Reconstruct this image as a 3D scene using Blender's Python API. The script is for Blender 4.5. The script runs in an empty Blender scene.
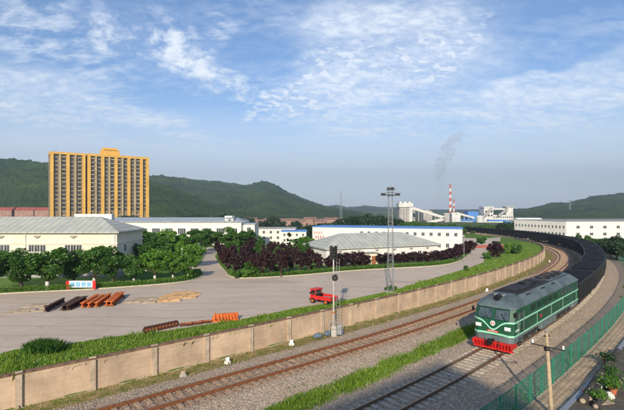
import bpy, math, random
import numpy as np
from mathutils import Vector, Matrix, Quaternion
random.seed(7)
rng = np.random.default_rng(11)
C = bpy.context.scene.collection
SC = bpy.context.scene
R = math.radians

# ------------------------------------------------------------------ camera, sky, sun
CH = 11.5
F = 428.0
cam_d = bpy.data.cameras.new('camera')
cam = bpy.data.objects.new('camera', cam_d); C.objects.link(cam)
cam.location = (0, 0, CH); cam.rotation_euler = (R(90), 0, 0)
cam_d.sensor_width = 36; cam_d.lens = 36 * F / 624.0
cam_d.shift_y = 3 / 624.0
cam_d.clip_start = 0.1; cam_d.clip_end = 12000
SC.camera = cam
SC.view_settings.view_transform = 'Standard'; SC.view_settings.look = 'None'
SC.view_settings.gamma = 1; SC.view_settings.use_curve_mapping = False
SC.view_settings.exposure = 0.42

SUN_EL = 24.0
SDX, SDY = -0.15, -0.989                     # where the sun stands (ground direction)
sun_d = bpy.data.lights.new('sun', 'SUN'); sun_d.energy = 4.2; sun_d.angle = R(0.9); sun_d.color = (1.0, 0.86, 0.68)
sun = bpy.data.objects.new('sun', sun_d); C.objects.link(sun)
se, ce = math.sin(R(SUN_EL)), math.cos(R(SUN_EL))
sun.rotation_euler = Vector((SDX * ce, SDY * ce, se)).to_track_quat('Z', 'Y').to_euler()

W = bpy.data.worlds.new('World'); SC.world = W; W.use_nodes = True

def build_sky():
    nt = W.node_tree; nt.nodes.clear()
    N = nt.nodes.new; L = nt.links.new
    out = N('ShaderNodeOutputWorld'); bg = N('ShaderNodeBackground'); bg.inputs['Strength'].default_value = 0.145
    L(bg.outputs[0], out.inputs[0])
    sky = N('ShaderNodeTexSky'); sky.sky_type = 'NISHITA'; sky.sun_disc = False
    sky.sun_elevation = R(SUN_EL); sky.sun_rotation = math.atan2(SDX, SDY)
    sky.air_density = 1.0; sky.dust_density = 1.0; sky.ozone_density = 2.0
    tc = N('ShaderNodeTexCoord'); sep = N('ShaderNodeSeparateXYZ'); L(tc.outputs['Generated'], sep.inputs[0])
    def val(x):
        return x
    def m(op, a, b=None, c=None, clamp=False):
        n = N('ShaderNodeMath'); n.operation = op; n.use_clamp = clamp
        for i, v in enumerate((a, b, c)):
            if v is None: continue
            if isinstance(v, (int, float)): n.inputs[i].default_value = v
            else: L(v, n.inputs[i])
        return n.outputs[0]
    x, y, z = sep.outputs
    az = m('ARCTAN2', x, y)                       # radians, 0 = straight ahead
    hl = m('SQRT', m('ADD', m('MULTIPLY', x, x), m('MULTIPLY', y, y)))
    el = m('ARCTAN2', z, hl)
    # cloud-layer plane
    zz = m('ADD', m('MAXIMUM', z, 0.0), 0.12)
    comb = N('ShaderNodeCombineXYZ'); L(m('DIVIDE', x, zz), comb.inputs[0]); L(m('DIVIDE', y, zz), comb.inputs[1])
    plane = comb.outputs[0]
    zz2 = m('ADD', m('MAXIMUM', z, 0.0), 0.38)
    comb2 = N('ShaderNodeCombineXYZ'); L(m('DIVIDE', x, zz2), comb2.inputs[0]); L(m('DIVIDE', y, zz2), comb2.inputs[1])
    plane2 = comb2.outputs[0]
    def noise(vec, scale, detail, rough, dist=0.0, rot=0.0, sx=1.0, sy=1.0, lac=2.0):
        mp = N('ShaderNodeMapping'); L(vec, mp.inputs['Vector'])
        mp.inputs['Rotation'].default_value[2] = R(rot); mp.inputs['Scale'].default_value = (sx, sy, 1)
        n = N('ShaderNodeTexNoise'); L(mp.outputs[0], n.inputs['Vector'])
        n.inputs['Scale'].default_value = scale; n.inputs['Detail'].default_value = detail
        n.inputs['Roughness'].default_value = rough; n.inputs['Distortion'].default_value = dist
        n.inputs['Lacunarity'].default_value = lac
        return n.outputs['Fac']
    def ramp(v, a, b):
        n = N('ShaderNodeMapRange'); n.interpolation_type = 'SMOOTHSTEP'
        L(v, n.inputs[0]); n.inputs[1].default_value = a; n.inputs[2].default_value = b
        return n.outputs[0]
    wx = m('MULTIPLY', m('SUBTRACT', noise(plane, 1.3, 4, 0.6), 0.5), 0.35)
    wy = m('MULTIPLY', m('SUBTRACT', noise(plane, 1.7, 4, 0.6, rot=40), 0.5), 0.16)
    azw = m('ADD', az, wx); elw = m('ADD', el, wy)
    def blob(px, py, rx, ry, tilt=0.0, soft=1.0):
        # soft ellipse in azimuth/elevation
        a0 = math.atan2(px - 312, F); e0 = math.atan2(208 - py, math.hypot(F, px - 312))
        dx = m('SUBTRACT', azw, a0); dy = m('SUBTRACT', elw, e0)
        ct, st = math.cos(R(tilt)), math.sin(R(tilt))
        u = m('DIVIDE', m('ADD', m('MULTIPLY', dx, ct), m('MULTIPLY', dy, st)), rx / F)
        v = m('DIVIDE', m('SUBTRACT', m('MULTIPLY', dy, ct), m('MULTIPLY', dx, st)), ry / F)
        r2 = m('ADD', m('MULTIPLY', u, u), m('MULTIPLY', v, v))
        n = N('ShaderNodeMapRange'); n.interpolation_type = 'SMOOTHSTEP'
        L(r2, n.inputs[0]); n.inputs[1].default_value = 1.0 + soft; n.inputs[2].default_value = max(0.0, 1.0 - soft)
        return n.outputs[0]
    def mx(*a):
        r = a[0]
        for b in a[1:]: r = m('MAXIMUM', r, b)
        return r
    # fine mackerel texture and streaky veil
    puff = ramp(m('ADD', m('MULTIPLY', noise(plane2, 6.0, 5, 0.62, 0.15, rot=25), 0.55), m('MULTIPLY', noise(plane2, 21.0, 6, 0.66, 0.2, rot=10), 0.45)), 0.40, 0.63)
    puff2 = ramp(m('ADD', m('MULTIPLY', noise(plane2, 5.0, 4, 0.6, 0.1, rot=70), 0.4), m('MULTIPLY', noise(plane2, 26.0, 4, 0.55, 0.3, rot=-30, sx=1, sy=1.35), 0.6)), 0.42, 0.58)
    wisp = ramp(m('ADD', m('MULTIPLY', noise(plane, 3.0, 8, 0.62, 0.6, rot=-35, sx=1.0, sy=2.2), 0.5), m('MULTIPLY', noise(plane2, 16.0, 5, 0.6, 0.3, rot=-40, sx=1, sy=1.8), 0.5)), 0.40, 0.64)
    veiln = ramp(noise(plane, 1.6, 9, 0.6, 0.5, rot=55, sx=1.0, sy=2.0), 0.22, 0.68)
    rip = ramp(noise(plane2, 24.0, 5, 0.62, 0.35, rot=-28, sx=1, sy=1.7), 0.36, 0.64)
    # where each kind lies
    m_puff = mx(blob(190, 55, 52, 22, -38, .8), blob(225, 88, 26, 14, -20, .8), blob(130, 38, 26, 14, -40, .8))
    m_puff2 = mx(blob(330, 85, 70, 34, 20, .9), blob(290, 105, 40, 16, 0, .8), blob(410, 55, 80, 26, 15, .9))
    m_wisp = mx(blob(55, 45, 75, 38, -25, .9), blob(215, 22, 22, 12, -30, .9))
    m_veil = mx(blob(90, 118, 190, 26, -9, .8), blob(390, 95, 110, 70, 15, .95), blob(540, 92, 130, 16, 14, .95),
                blob(390, 30, 90, 30, 0, .95), blob(560, 110, 130, 22, 12, .95))
    low = ramp(el, 0.27, 0.07)
    cover = mx(m('MULTIPLY', m_puff, m('MULTIPLY', puff, 0.95)), m('MULTIPLY', m_puff2, m('MULTIPLY', puff2, 0.85)),
               m('MULTIPLY', m_wisp, m('MULTIPLY', wisp, 0.6)), m('MULTIPLY', m('MULTIPLY', m_veil, m('ADD', m('MULTIPLY', rip, 0.42), 0.66)), m('ADD', m('MULTIPLY', veiln, 0.55), 0.24)))
    # thin clouds everywhere else so that the sky is never empty from another position
    cover = mx(cover, m('MULTIPLY', m('MULTIPLY', wisp, veiln), 0.30), m('MULTIPLY', low, m('ADD', 0.60, m('MULTIPLY', veiln, 0.25))))
    cover = m('MINIMUM', cover, 0.93)
    # tint and mix
    tint = N('ShaderNodeMix'); tint.data_type = 'RGBA'; tint.blend_type = 'MULTIPLY'; tint.inputs[0].default_value = 1
    L(sky.outputs[0], tint.inputs[6]); tint.inputs[7].default_value = (0.60, 0.72, 0.86, 1)
    shade = N('ShaderNodeMix'); shade.data_type = 'RGBA'
    shade.inputs[6].default_value = (5.6, 5.95, 6.35, 1); shade.inputs[7].default_value = (4.5, 4.95, 5.5, 1)
    L(m('MAXIMUM', ramp(el, 0.30, 0.04), m('MULTIPLY', m('SUBTRACT', 1.0, veiln), 0.6)), shade.inputs[0])
    mix = N('ShaderNodeMix'); mix.data_type = 'RGBA'
    L(cover, mix.inputs[0]); L(tint.outputs[2], mix.inputs[6]); L(shade.outputs[2], mix.inputs[7])
    L(mix.outputs[2], bg.inputs['Color'])
build_sky()

# ------------------------------------------------------------------ helpers
def G(px, py, h=0.0):
    """a picture point of the level ground at height h -> place in the world"""
    Z = (CH - h) * F / (py - 208.0)
    return ((px - 312) * Z / F, Z)
YL = 1.45          # level of the yard

class MB:
    def __init__(s): s.v = []; s.f = []; s.m = []; s.cur = 0
    def quad(s, *p):
        n = len(s.v); s.v += [tuple(q) for q in p]; s.f.append(tuple(range(n, n + len(p)))); s.m.append(s.cur)
    def box(s, x0, x1, y0, y1, z0, z1, M=None):
        n = len(s.v)
        p = [(x0, y0, z0), (x1, y0, z0), (x1, y1, z0), (x0, y1, z0), (x0, y0, z1), (x1, y0, z1), (x1, y1, z1), (x0, y1, z1)]
        if M is not None: p = [tuple(M @ Vector(q)) for q in p]
        s.v += p
        for f in ((0, 3, 2, 1), (4, 5, 6, 7), (0, 1, 5, 4), (1, 2, 6, 5), (2, 3, 7, 6), (3, 0, 4, 7)):
            s.f.append(tuple(n + i for i in f)); s.m.append(s.cur)
        return s
    def cbox(s, c, d, M=None):
        return s.box(c[0] - d[0] / 2, c[0] + d[0] / 2, c[1] - d[1] / 2, c[1] + d[1] / 2, c[2] - d[2] / 2, c[2] + d[2] / 2, M)
    def bar(s, a, b, w, h=None):
        h = h or w
        a, b = Vector(a), Vector(b); d = b - a; L = d.length
        if L < 1e-6: return s
        q = d.to_track_quat('X', 'Z').to_matrix().to_4x4(); q.translation = a
        return s.box(0, L, -w / 2, w / 2, -h / 2, h / 2, q)
    def tube(s, a, b, r0, r1=None, n=10, caps=True):
        r1 = r0 if r1 is None else r1
        a, b = Vector(a), Vector(b); d = b - a
        q = d.to_track_quat('Z', 'Y').to_matrix()
        k = len(s.v)
        for (c, r) in ((a, r0), (b, r1)):
            for i in range(n):
                t = 2 * math.pi * i / n
                s.v.append(tuple(c + q @ Vector((math.cos(t) * r, math.sin(t) * r, 0))))
        for i in range(n):
            j = (i + 1) % n
            s.f.append((k + i, k + j, k + n + j, k + n + i)); s.m.append(s.cur)
        if caps:
            s.f.append(tuple(k + i for i in range(n))[::-1]); s.m.append(s.cur)
            s.f.append(tuple(k + n + i for i in range(n))); s.m.append(s.cur)
        return s
    def lathe(s, prof, c=(0, 0, 0), n=14):
        k = len(s.v)
        for r, z in prof:
            for i in range(n):
                t = 2 * math.pi * i / n
                s.v.append((c[0] + math.cos(t) * r, c[1] + math.sin(t) * r, c[2] + z))
        for a in range(len(prof) - 1):
            for i in range(n):
                j = (i + 1) % n
                s.f.append((k + a * n + i, k + a * n + j, k + (a + 1) * n + j, k + (a + 1) * n + i)); s.m.append(s.cur)
        s.f.append(tuple(k + i for i in range(n))[::-1]); s.m.append(s.cur)
        s.f.append(tuple(k + (len(prof) - 1) * n + i for i in range(n))); s.m.append(s.cur)
        return s
    def loft(s, rings, cap0=True, cap1=True):
        k = len(s.v); n = len(rings[0])
        for r in rings: s.v += [tuple(p) for p in r]
        for a in range(len(rings) - 1):
            for i in range(n):
                j = (i + 1) % n
                s.f.append((k + a * n + i, k + a * n + j, k + (a + 1) * n + j, k + (a + 1) * n + i)); s.m.append(s.cur)
        if cap0: s.f.append(tuple(k + i for i in range(n))[::-1]); s.m.append(s.cur)
        if cap1: s.f.append(tuple(k + (len(rings) - 1) * n + i for i in range(n))); s.m.append(s.cur)
        return s
    def prism(s, poly, z0, z1):
        return s.loft([[(x, y, z0) for x, y in poly], [(x, y, z1) for x, y in poly]])
    def mesh(s, name, mats, smooth=False):
        me = bpy.data.meshes.new(name); me.from_pydata(s.v, [], s.f); me.validate()
        if not isinstance(mats, (list, tuple)): mats = [mats]
        for q in mats: me.materials.append(q)
        if len(mats) > 1 and len(me.polygons) == len(s.m): me.polygons.foreach_set('material_index', s.m)
        if smooth: me.polygons.foreach_set('use_smooth', [True] * len(me.polygons))
        me.update(); return me
    def build(s, name, mats, parent=None, smooth=False, bevel=0):
        o = bpy.data.objects.new(name, s.mesh(name, mats, smooth)); C.objects.link(o)
        if parent is not None: o.parent = parent
        if bevel:
            b = o.modifiers.new('bevel', 'BEVEL'); b.width = bevel; b.segments = 2; b.limit_method = 'ANGLE'
        return o

def tag(o, label=None, cat=None, group=None, kind=None):
    if label: o['label'] = label
    if cat: o['category'] = cat
    if group: o['group'] = group
    if kind: o['kind'] = kind
    return o
def thing(name, label, cat, loc=(0, 0, 0), rz=0.0, group=None):
    o = bpy.data.objects.new(name, None); C.objects.link(o)
    o.location = loc; o.rotation_euler = (0, 0, rz); o.empty_display_size = .2
    return tag(o, label, cat, group)
def copy_tree(o, parent=None):
    c = o.copy(); C.objects.link(c); c.parent = parent
    for ch in list(o.children): copy_tree(ch, c)
    return c
ORD = ['first', 'second', 'third', 'fourth', 'fifth', 'sixth', 'seventh', 'eighth', 'ninth', 'tenth', 'eleventh', 'twelfth',
       'thirteenth', 'fourteenth', 'fifteenth', 'sixteenth', 'seventeenth', 'eighteenth', 'nineteenth', 'twentieth',
       'twenty-first', 'twenty-second', 'twenty-third', 'twenty-fourth', 'twenty-fifth', 'twenty-sixth', 'twenty-seventh', 'twenty-eighth', 'twenty-ninth', 'thirtieth']

# value noise
_L = rng.random((256, 256))
def vnoise(x, y, s=1.0, oct=4, rough=0.5, off=0.0):
    x = np.asarray(x, float) / s + 71.3 + off; y = np.asarray(y, float) / s + 37.7 + off * 1.7
    t = 0; a = 1; tot = 0
    for _ in range(oct):
        xi = np.floor(x).astype(int); yi = np.floor(y).astype(int); fx = x - xi; fy = y - yi
        fx = fx * fx * (3 - 2 * fx); fy = fy * fy * (3 - 2 * fy)
        g = lambda i, j: _L[(xi + i) % 256, (yi + j) % 256]
        t = t + a * ((g(0, 0) * (1 - fx) + g(1, 0) * fx) * (1 - fy) + (g(0, 1) * (1 - fx) + g(1, 1) * fx) * fy)
        tot += a; a *= rough; x = x * 2.03 + 5.1; y = y * 2.03 + 9.7
    return t / tot
def sstep(t): t = np.clip(t, 0, 1); return t * t * (3 - 2 * t)

# ------------------------------------------------------------------ materials
def mat(name, col, rough=0.8, var=0.15, scale=3.0, bump=0.0, bscale=20.0, metal=0.0, col2=None, dirt=0.0, dirtcol=(.12, .09, .06), coord='Object', spec=0.3):
    m = bpy.data.materials.new(name); m.use_nodes = True
    nt = m.node_tree; N = nt.nodes.new; L = nt.links.new
    b = nt.nodes['Principled BSDF']; b.inputs['Roughness'].default_value = rough; b.inputs['Metallic'].default_value = metal
    b.inputs['Specular IOR Level'].default_value = spec
    tc = N('ShaderNodeTexCoord'); v = tc.outputs[coord]
    n = N('ShaderNodeTexNoise'); n.inputs['Scale'].default_value = scale; n.inputs['Detail'].default_value = 7; n.inputs['Roughness'].default_value = .62
    L(v, n.inputs['Vector'])
    mx = N('ShaderNodeMix'); mx.data_type = 'RGBA'
    c2 = col2 or tuple(max(0, c * (1 - 2 * var)) for c in col)
    c1 = tuple(min(1, c * (1 + var)) for c in col) if col2 is None else col
    mx.inputs[6].default_value = (*c1, 1); mx.inputs[7].default_value = (*c2, 1)
    r = N('ShaderNodeMapRange'); r.inputs[1].default_value = .32; r.inputs[2].default_value = .68; L(n.outputs['Fac'], r.inputs[0]); L(r.outputs[0], mx.inputs[0])
    col_out = mx.outputs[2]
    if dirt > 0:
        n2 = N('ShaderNodeTexNoise'); n2.inputs['Scale'].default_value = scale * .37; n2.inputs['Detail'].default_value = 9; n2.inputs['Roughness'].default_value = .7
        mp = N('ShaderNodeMapping'); mp.inputs['Scale'].default_value = (1, 1, .25); L(v, mp.inputs[0]); L(mp.outputs[0], n2.inputs['Vector'])
        r2 = N('ShaderNodeMapRange'); r2.inputs[1].default_value = .48; r2.inputs[2].default_value = .75; r2.inputs[4].default_value = dirt; L(n2.outputs['Fac'], r2.inputs[0])
        m2 = N('ShaderNodeMix'); m2.data_type = 'RGBA'; L(r2.outputs[0], m2.inputs[0]); L(col_out, m2.inputs[6]); m2.inputs[7].default_value = (*dirtcol, 1)
        col_out = m2.outputs[2]
    L(col_out, b.inputs['Base Color'])
    if bump:
        n3 = N('ShaderNodeTexNoise'); n3.inputs['Scale'].default_value = bscale; n3.inputs['Detail'].default_value = 5; L(v, n3.inputs['Vector'])
        bp = N('ShaderNodeBump'); bp.inputs['Strength'].default_value = bump; bp.inputs['Distance'].default_value = .03; L(n3.outputs['Fac'], bp.inputs['Height']); L(bp.outputs[0], b.inputs['Normal'])
    m['_p'] = 1
    return m

def leafmat(name, c1, c2, c3, trans=0.3):
    m = bpy.data.materials.new(name); m.use_nodes = True
    nt = m.node_tree; N = nt.nodes.new; L = nt.links.new; nt.nodes.clear()
    out = N('ShaderNodeOutputMaterial'); g = N('ShaderNodeNewGeometry'); oi = N('ShaderNodeObjectInfo')
    r = N('ShaderNodeValToRGB'); r.color_ramp.elements[0].color = (*c1, 1); r.color_ramp.elements[1].color = (*c3, 1)
    e = r.color_ramp.elements.new(.55); e.color = (*c2, 1)
    a = N('ShaderNodeMath'); a.operation = 'MULTIPLY_ADD'; L(oi.outputs['Random'], a.inputs[0]); a.inputs[1].default_value = .35
    s = N('ShaderNodeMath'); s.operation = 'MULTIPLY'; L(g.outputs['Random Per Island'], s.inputs[0]); s.inputs[1].default_value = .65
    L(s.outputs[0], a.inputs[2]); L(a.outputs[0], r.inputs[0])
    d = N('ShaderNodeBsdfDiffuse'); t = N('ShaderNodeBsdfTranslucent'); L(r.outputs[0], d.inputs[0]); L(r.outputs[0], t.inputs[0])
    gl = N('ShaderNodeBsdfGlossy'); gl.inputs['Roughness'].default_value = .45; gl.inputs['Color'].default_value = (1, 1, 1, 1)
    mx = N('ShaderNodeMixShader'); mx.inputs[0].default_value = trans; L(d.outputs[0], mx.inputs[1]); L(t.outputs[0], mx.inputs[2])
    m2 = N('ShaderNodeMixShader'); m2.inputs[0].default_value = .03; L(mx.outputs[0], m2.inputs[1]); L(gl.outputs[0], m2.inputs[2])
    L(m2.outputs[0], out.inputs[0])
    return m

M = {}
M['white_wall'] = mat('white_wall', (.66, .64, .59), .85, .05, 1.2, dirt=.25, dirtcol=(.45, .42, .36))
M['cream_wall'] = mat('cream_wall', (.68, .62, .48), .85, .05, 1.0, dirt=.25, dirtcol=(.45, .40, .30))
M['grey_roof'] = mat('grey_roof', (.40, .415, .37), .7, .08, .6, dirt=.3, dirtcol=(.28, .28, .24))
M['metal_roof'] = mat('metal_roof', (.34, .38, .42), .5, .08, .6, dirt=.2)
def seams(m, sc):
    nt = m.node_tree; N = nt.nodes.new; L = nt.links.new; b = nt.nodes['Principled BSDF']; src = b.inputs['Base Color'].links[0].from_socket
    tc_ = N('ShaderNodeTexCoord'); w = N('ShaderNodeTexWave'); w.bands_direction = 'X'; w.inputs['Scale'].default_value = sc; w.inputs['Distortion'].default_value = 0; L(tc_.outputs['Object'], w.inputs[0])
    r_ = N('ShaderNodeMapRange'); r_.inputs[1].default_value = .86; r_.inputs[2].default_value = 1; r_.inputs[3].default_value = 1; r_.inputs[4].default_value = .72; L(w.outputs['Fac'], r_.inputs[0])
    x_ = N('ShaderNodeMix'); x_.data_type = 'RGBA'; x_.blend_type = 'MULTIPLY'; x_.inputs[0].default_value = 1; L(src, x_.inputs[6]); L(r_.outputs[0], x_.inputs[7]); L(x_.outputs[2], b.inputs['Base Color'])
seams(M['grey_roof'], .32); seams(M['metal_roof'], .25)
M['blue_trim'] = mat('blue_trim', (.06, .20, .52), .5, .1, 2)
M['plinth'] = mat('plinth', (.30, .30, .29), .8, .1, 2)
M['glass'] = mat('glass', (.07, .075, .08), .12, .3, 2, spec=.6)
M['winframe'] = mat('window_frame', (.62, .62, .60), .6, .05)
M['vent_grey'] = mat('vent_grey', (.26, .24, .22), .7, .1)
M['asphalt'] = None
M['concrete'] = mat('concrete', (.42, .40, .36), .9, .12, 4, .3, 40)
M['sleeper'] = mat('sleeper_concrete', (.36, .26, .175), .9, .22, 3, .4, 40, dirt=.75, dirtcol=(.20, .11, .06))
M['sleeper2'] = mat('sleeper_grey', (.46, .41, .33), .9, .2, 3, .4, 40, dirt=.45, dirtcol=(.13, .10, .07))
M['rust_rail'] = mat('rust_rail', (.20, .075, .03), .75, .25, 8, .2, 60)
M['rail_top'] = mat('rail_head', (.34, .20, .12), .35, .1, 5, metal=.7)
M['brown_rail'] = mat('brown_rail', (.13, .085, .055), .7, .2, 8)
M['rust'] = mat('rust', (.30, .085, .03), .85, .3, 6, .3, 30)
M['rust_dark'] = mat('rust_dark', (.075, .035, .025), .85, .3, 6, .3, 30)
M['orange'] = mat('orange_steel', (.55, .13, .025), .7, .2, 3, .2, 30)
M['steel'] = mat('galvanised_steel', (.30, .32, .33), .45, .1, 5, metal=.4)
M['dark_steel'] = mat('dark_steel', (.03, .03, .032), .6, .2, 5)
M['black'] = mat('black_paint', (.012, .012, .014), .5, .3, 5)
M['coal'] = mat('coal', (.009, .009, .011), .8, .6, 2.5, 1.0, 9, spec=.15)
M['wagon'] = mat('wagon_black', (.007, .009, .011), .6, .3, 2, dirt=.3, dirtcol=(.018, .015, .012), spec=.2)
M['loco_green'] = mat('loco_green', (.008, .080, .038), .38, .2, 1.5, dirt=.6, dirtcol=(.035, .05, .035), spec=.5)
M['mint'] = mat('mint_stripe', (.28, .60, .43), .45, .06, 2, dirt=.4, dirtcol=(.15, .3, .2))
M['loco_roof'] = mat('loco_roof', (.095, .13, .14), .5, .15, 1.1, dirt=.85, dirtcol=(.035, .035, .037))
M['soot'] = mat('sooty_roof', (.022, .022, .024), .7, .4, 2, .5, 15)
M['loco_skirt'] = mat('loco_skirt', (.12, .165, .17), .5, .12, 2, dirt=.5, dirtcol=(.08, .07, .06))
M['red'] = mat('red_paint', (.58, .022, .018), .45, .12, 3, dirt=.4, dirtcol=(.18, .03, .02))
M['dirty_red'] = mat('dull_red', (.45, .035, .02), .5, .2, 3, dirt=.3, dirtcol=(.15, .05, .03))
M['white'] = mat('white_paint', (.80, .80, .78), .6, .06, 3)
M['lamp_glass'] = mat('lamp_glass', (.70, .72, .66), .15, .05, 3, spec=.6)
M['trunk'] = mat('bark', (.10, .075, .055), .95, .3, 6, .6, 20)
M['limewash'] = mat('limewashed_bark', (.62, .60, .55), .9, .15, 8)
M['yellow_wall'] = mat('yellow_wall', (.66, .39, .085), .85, .08, .15)
M['beige_wall'] = mat('beige_wall', (.42, .34, .20), .85, .1, .2)
M['flat_glass'] = mat('flat_glass', (.045, .05, .055), .3, .4, .4, spec=.5)
M['grey_bay'] = mat('grey_bay', (.24, .19, .12), .8, .15, .2)
M['brick_red'] = mat('village_wall', (.36, .22, .17), .9, .2, .3)
M['tile_red'] = mat('red_tile', (.36, .09, .06), .8, .2, .4)
M['tile_brown'] = mat('brown_tile', (.26, .15, .115), .85, .2, .4)
M['plant_white'] = mat('plant_white', (.62, .62, .58), .7, .1, .1)
M['plant_grey'] = mat('plant_grey', (.40, .38, .36), .8, .15, .12)
M['plant_blue'] = mat('plant_blue', (.08, .24, .58), .6, .15, .2)
M['pole_con'] = mat('pole_concrete', (.46, .36, .23), .9, .15, 5, .3, 40)
M['fence_green'] = mat('fence_green', (.015, .20, .12), .5, .15, 3)
M['log'] = mat('dark_log', (.06, .055, .05), .9, .3, 4, .5, 20)
M['board'] = mat('pale_board', (.42, .33, .24), .85, .2, 4)
M['cloth'] = mat('pale_sheet', (.62, .60, .52), .8, .15, 6)
M['terracotta'] = mat('terracotta', (.45, .13, .07), .8, .15, 5)
M['door_brown'] = mat('door_brown', (.30, .12, .05), .6, .15, 3)
M['blue_panel'] = mat('blue_panel', (.20, .42, .62), .5, .15, 4)
M['tarp'] = mat('blue_grey_tarp', (.12, .17, .23), .6, .2, 5, .4, 12)
M['tyre'] = mat('tyre', (.02, .02, .02), .85, .2, 5)
M['purple'] = leafmat('plum_leaves', (.012, .005, .007), (.030, .009, .012), (.062, .016, .018), .25)
M['leaf'] = leafmat('green_leaves', (.025, .075, .010), (.055, .15, .016), (.11, .23, .03), .35)
M['leaf_bright'] = leafmat('bright_leaves', (.05, .13, .012), (.10, .24, .018), (.18, .34, .035), .35)
M['leaf_dark'] = leafmat('dark_leaves', (.010, .030, .010), (.020, .055, .015), (.040, .085, .022), .25)
M['grass'] = leafmat('grass_blades', (.07, .15, .012), (.17, .30, .022), (.34, .44, .06), .4)
M['dry_grass'] = leafmat('dry_grass_blades', (.16, .15, .03), (.26, .25, .06), (.36, .30, .10), .3)

# ground material with zones stored per vertex
def zoned_ground():
    m = bpy.data.materials.new('ground'); m.use_nodes = True
    nt = m.node_tree; N = nt.nodes.new; L = nt.links.new; b = nt.nodes['Principled BSDF']; b.inputs['Roughness'].default_value = .95
    b.inputs['Specular IOR Level'].default_value = .15
    tc = N('ShaderNodeTexCoord'); v = tc.outputs['Object']
    at = N('ShaderNodeAttribute'); at.attribute_name = 'zone'; sp = N('ShaderNodeSeparateColor'); L(at.outputs['Color'], sp.inputs[0])
    def noise(s, d=6, r=.6):
        n = N('ShaderNodeTexNoise'); n.inputs['Scale'].default_value = s; n.inputs['Detail'].default_value = d; n.inputs['Roughness'].default_value = r; L(v, n.inputs['Vector']); return n.outputs['Fac']
    def mixc(f, a, c):
        n = N('ShaderNodeMix'); n.data_type = 'RGBA'
        if isinstance(f, float): n.inputs[0].default_value = f
        else: L(f, n.inputs[0])
        for i, q in ((6, a), (7, c)):
            if isinstance(q, tuple): n.inputs[i].default_value = (*q, 1)
            else: L(q, n.inputs[i])
        return n.outputs[2]
    def rng_(f, a, c):
        n = N('ShaderNodeMapRange'); n.inputs[1].default_value = a; n.inputs[2].default_value = c; L(f, n.inputs[0]); return n.outputs[0]
    vo = N('ShaderNodeTexVoronoi'); vo.inputs['Scale'].default_value = 9; L(v, vo.inputs['Vector'])
    vs = N('ShaderNodeSeparateColor'); L(vo.outputs['Color'], vs.inputs[0])
    stone = mixc(vs.outputs[0], (.22, .18, .135), (.60, .49, .37))
    stone = mixc(rng_(noise(.35, 5), .35, .7), stone, mixc(vs.outputs[1], (.27, .21, .145), (.54, .41, .29)))
    rusty = mixc(vs.outputs[0], (.15, .085, .055), (.40, .25, .16))
    grass = mixc(rng_(noise(.6, 8), .3, .7), (.045, .105, .012), (.13, .21, .03))
    dry = mixc(rng_(noise(1.6, 8, .7), .38, .62), (.33, .235, .12), (.115, .15, .025))
    far = mixc(rng_(noise(.02, 8), .35, .65), (.045, .085, .025), (.11, .12, .05))
    def soft(ch, s=4):
        a = N('ShaderNodeMath'); a.operation = 'ADD'; L(ch, a.inputs[0])
        q = N('ShaderNodeMath'); q.operation = 'MULTIPLY_ADD'; L(noise(s, 6, .7), q.inputs[0]); q.inputs[1].default_value = .9; q.inputs[2].default_value = -.45; L(q.outputs[0], a.inputs[1])
        return rng_(a.outputs[0], .4, .6)
    c = mixc(soft(sp.outputs[0]), stone, rusty)
    c = mixc(soft(sp.outputs[2]), c, dry)
    c = mixc(soft(sp.outputs[1]), c, grass)
    L(mixc(at.outputs['Alpha'], c, far), b.inputs['Base Color'])
    bp = N('ShaderNodeBump'); bp.inputs['Strength'].default_value = .9; bp.inputs['Distance'].default_value = .06; bp.invert = True
    L(vo.outputs['Distance'], bp.inputs['Height']); L(bp.outputs[0], b.inputs['Normal'])
    return m
M['ground'] = zoned_ground()

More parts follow.
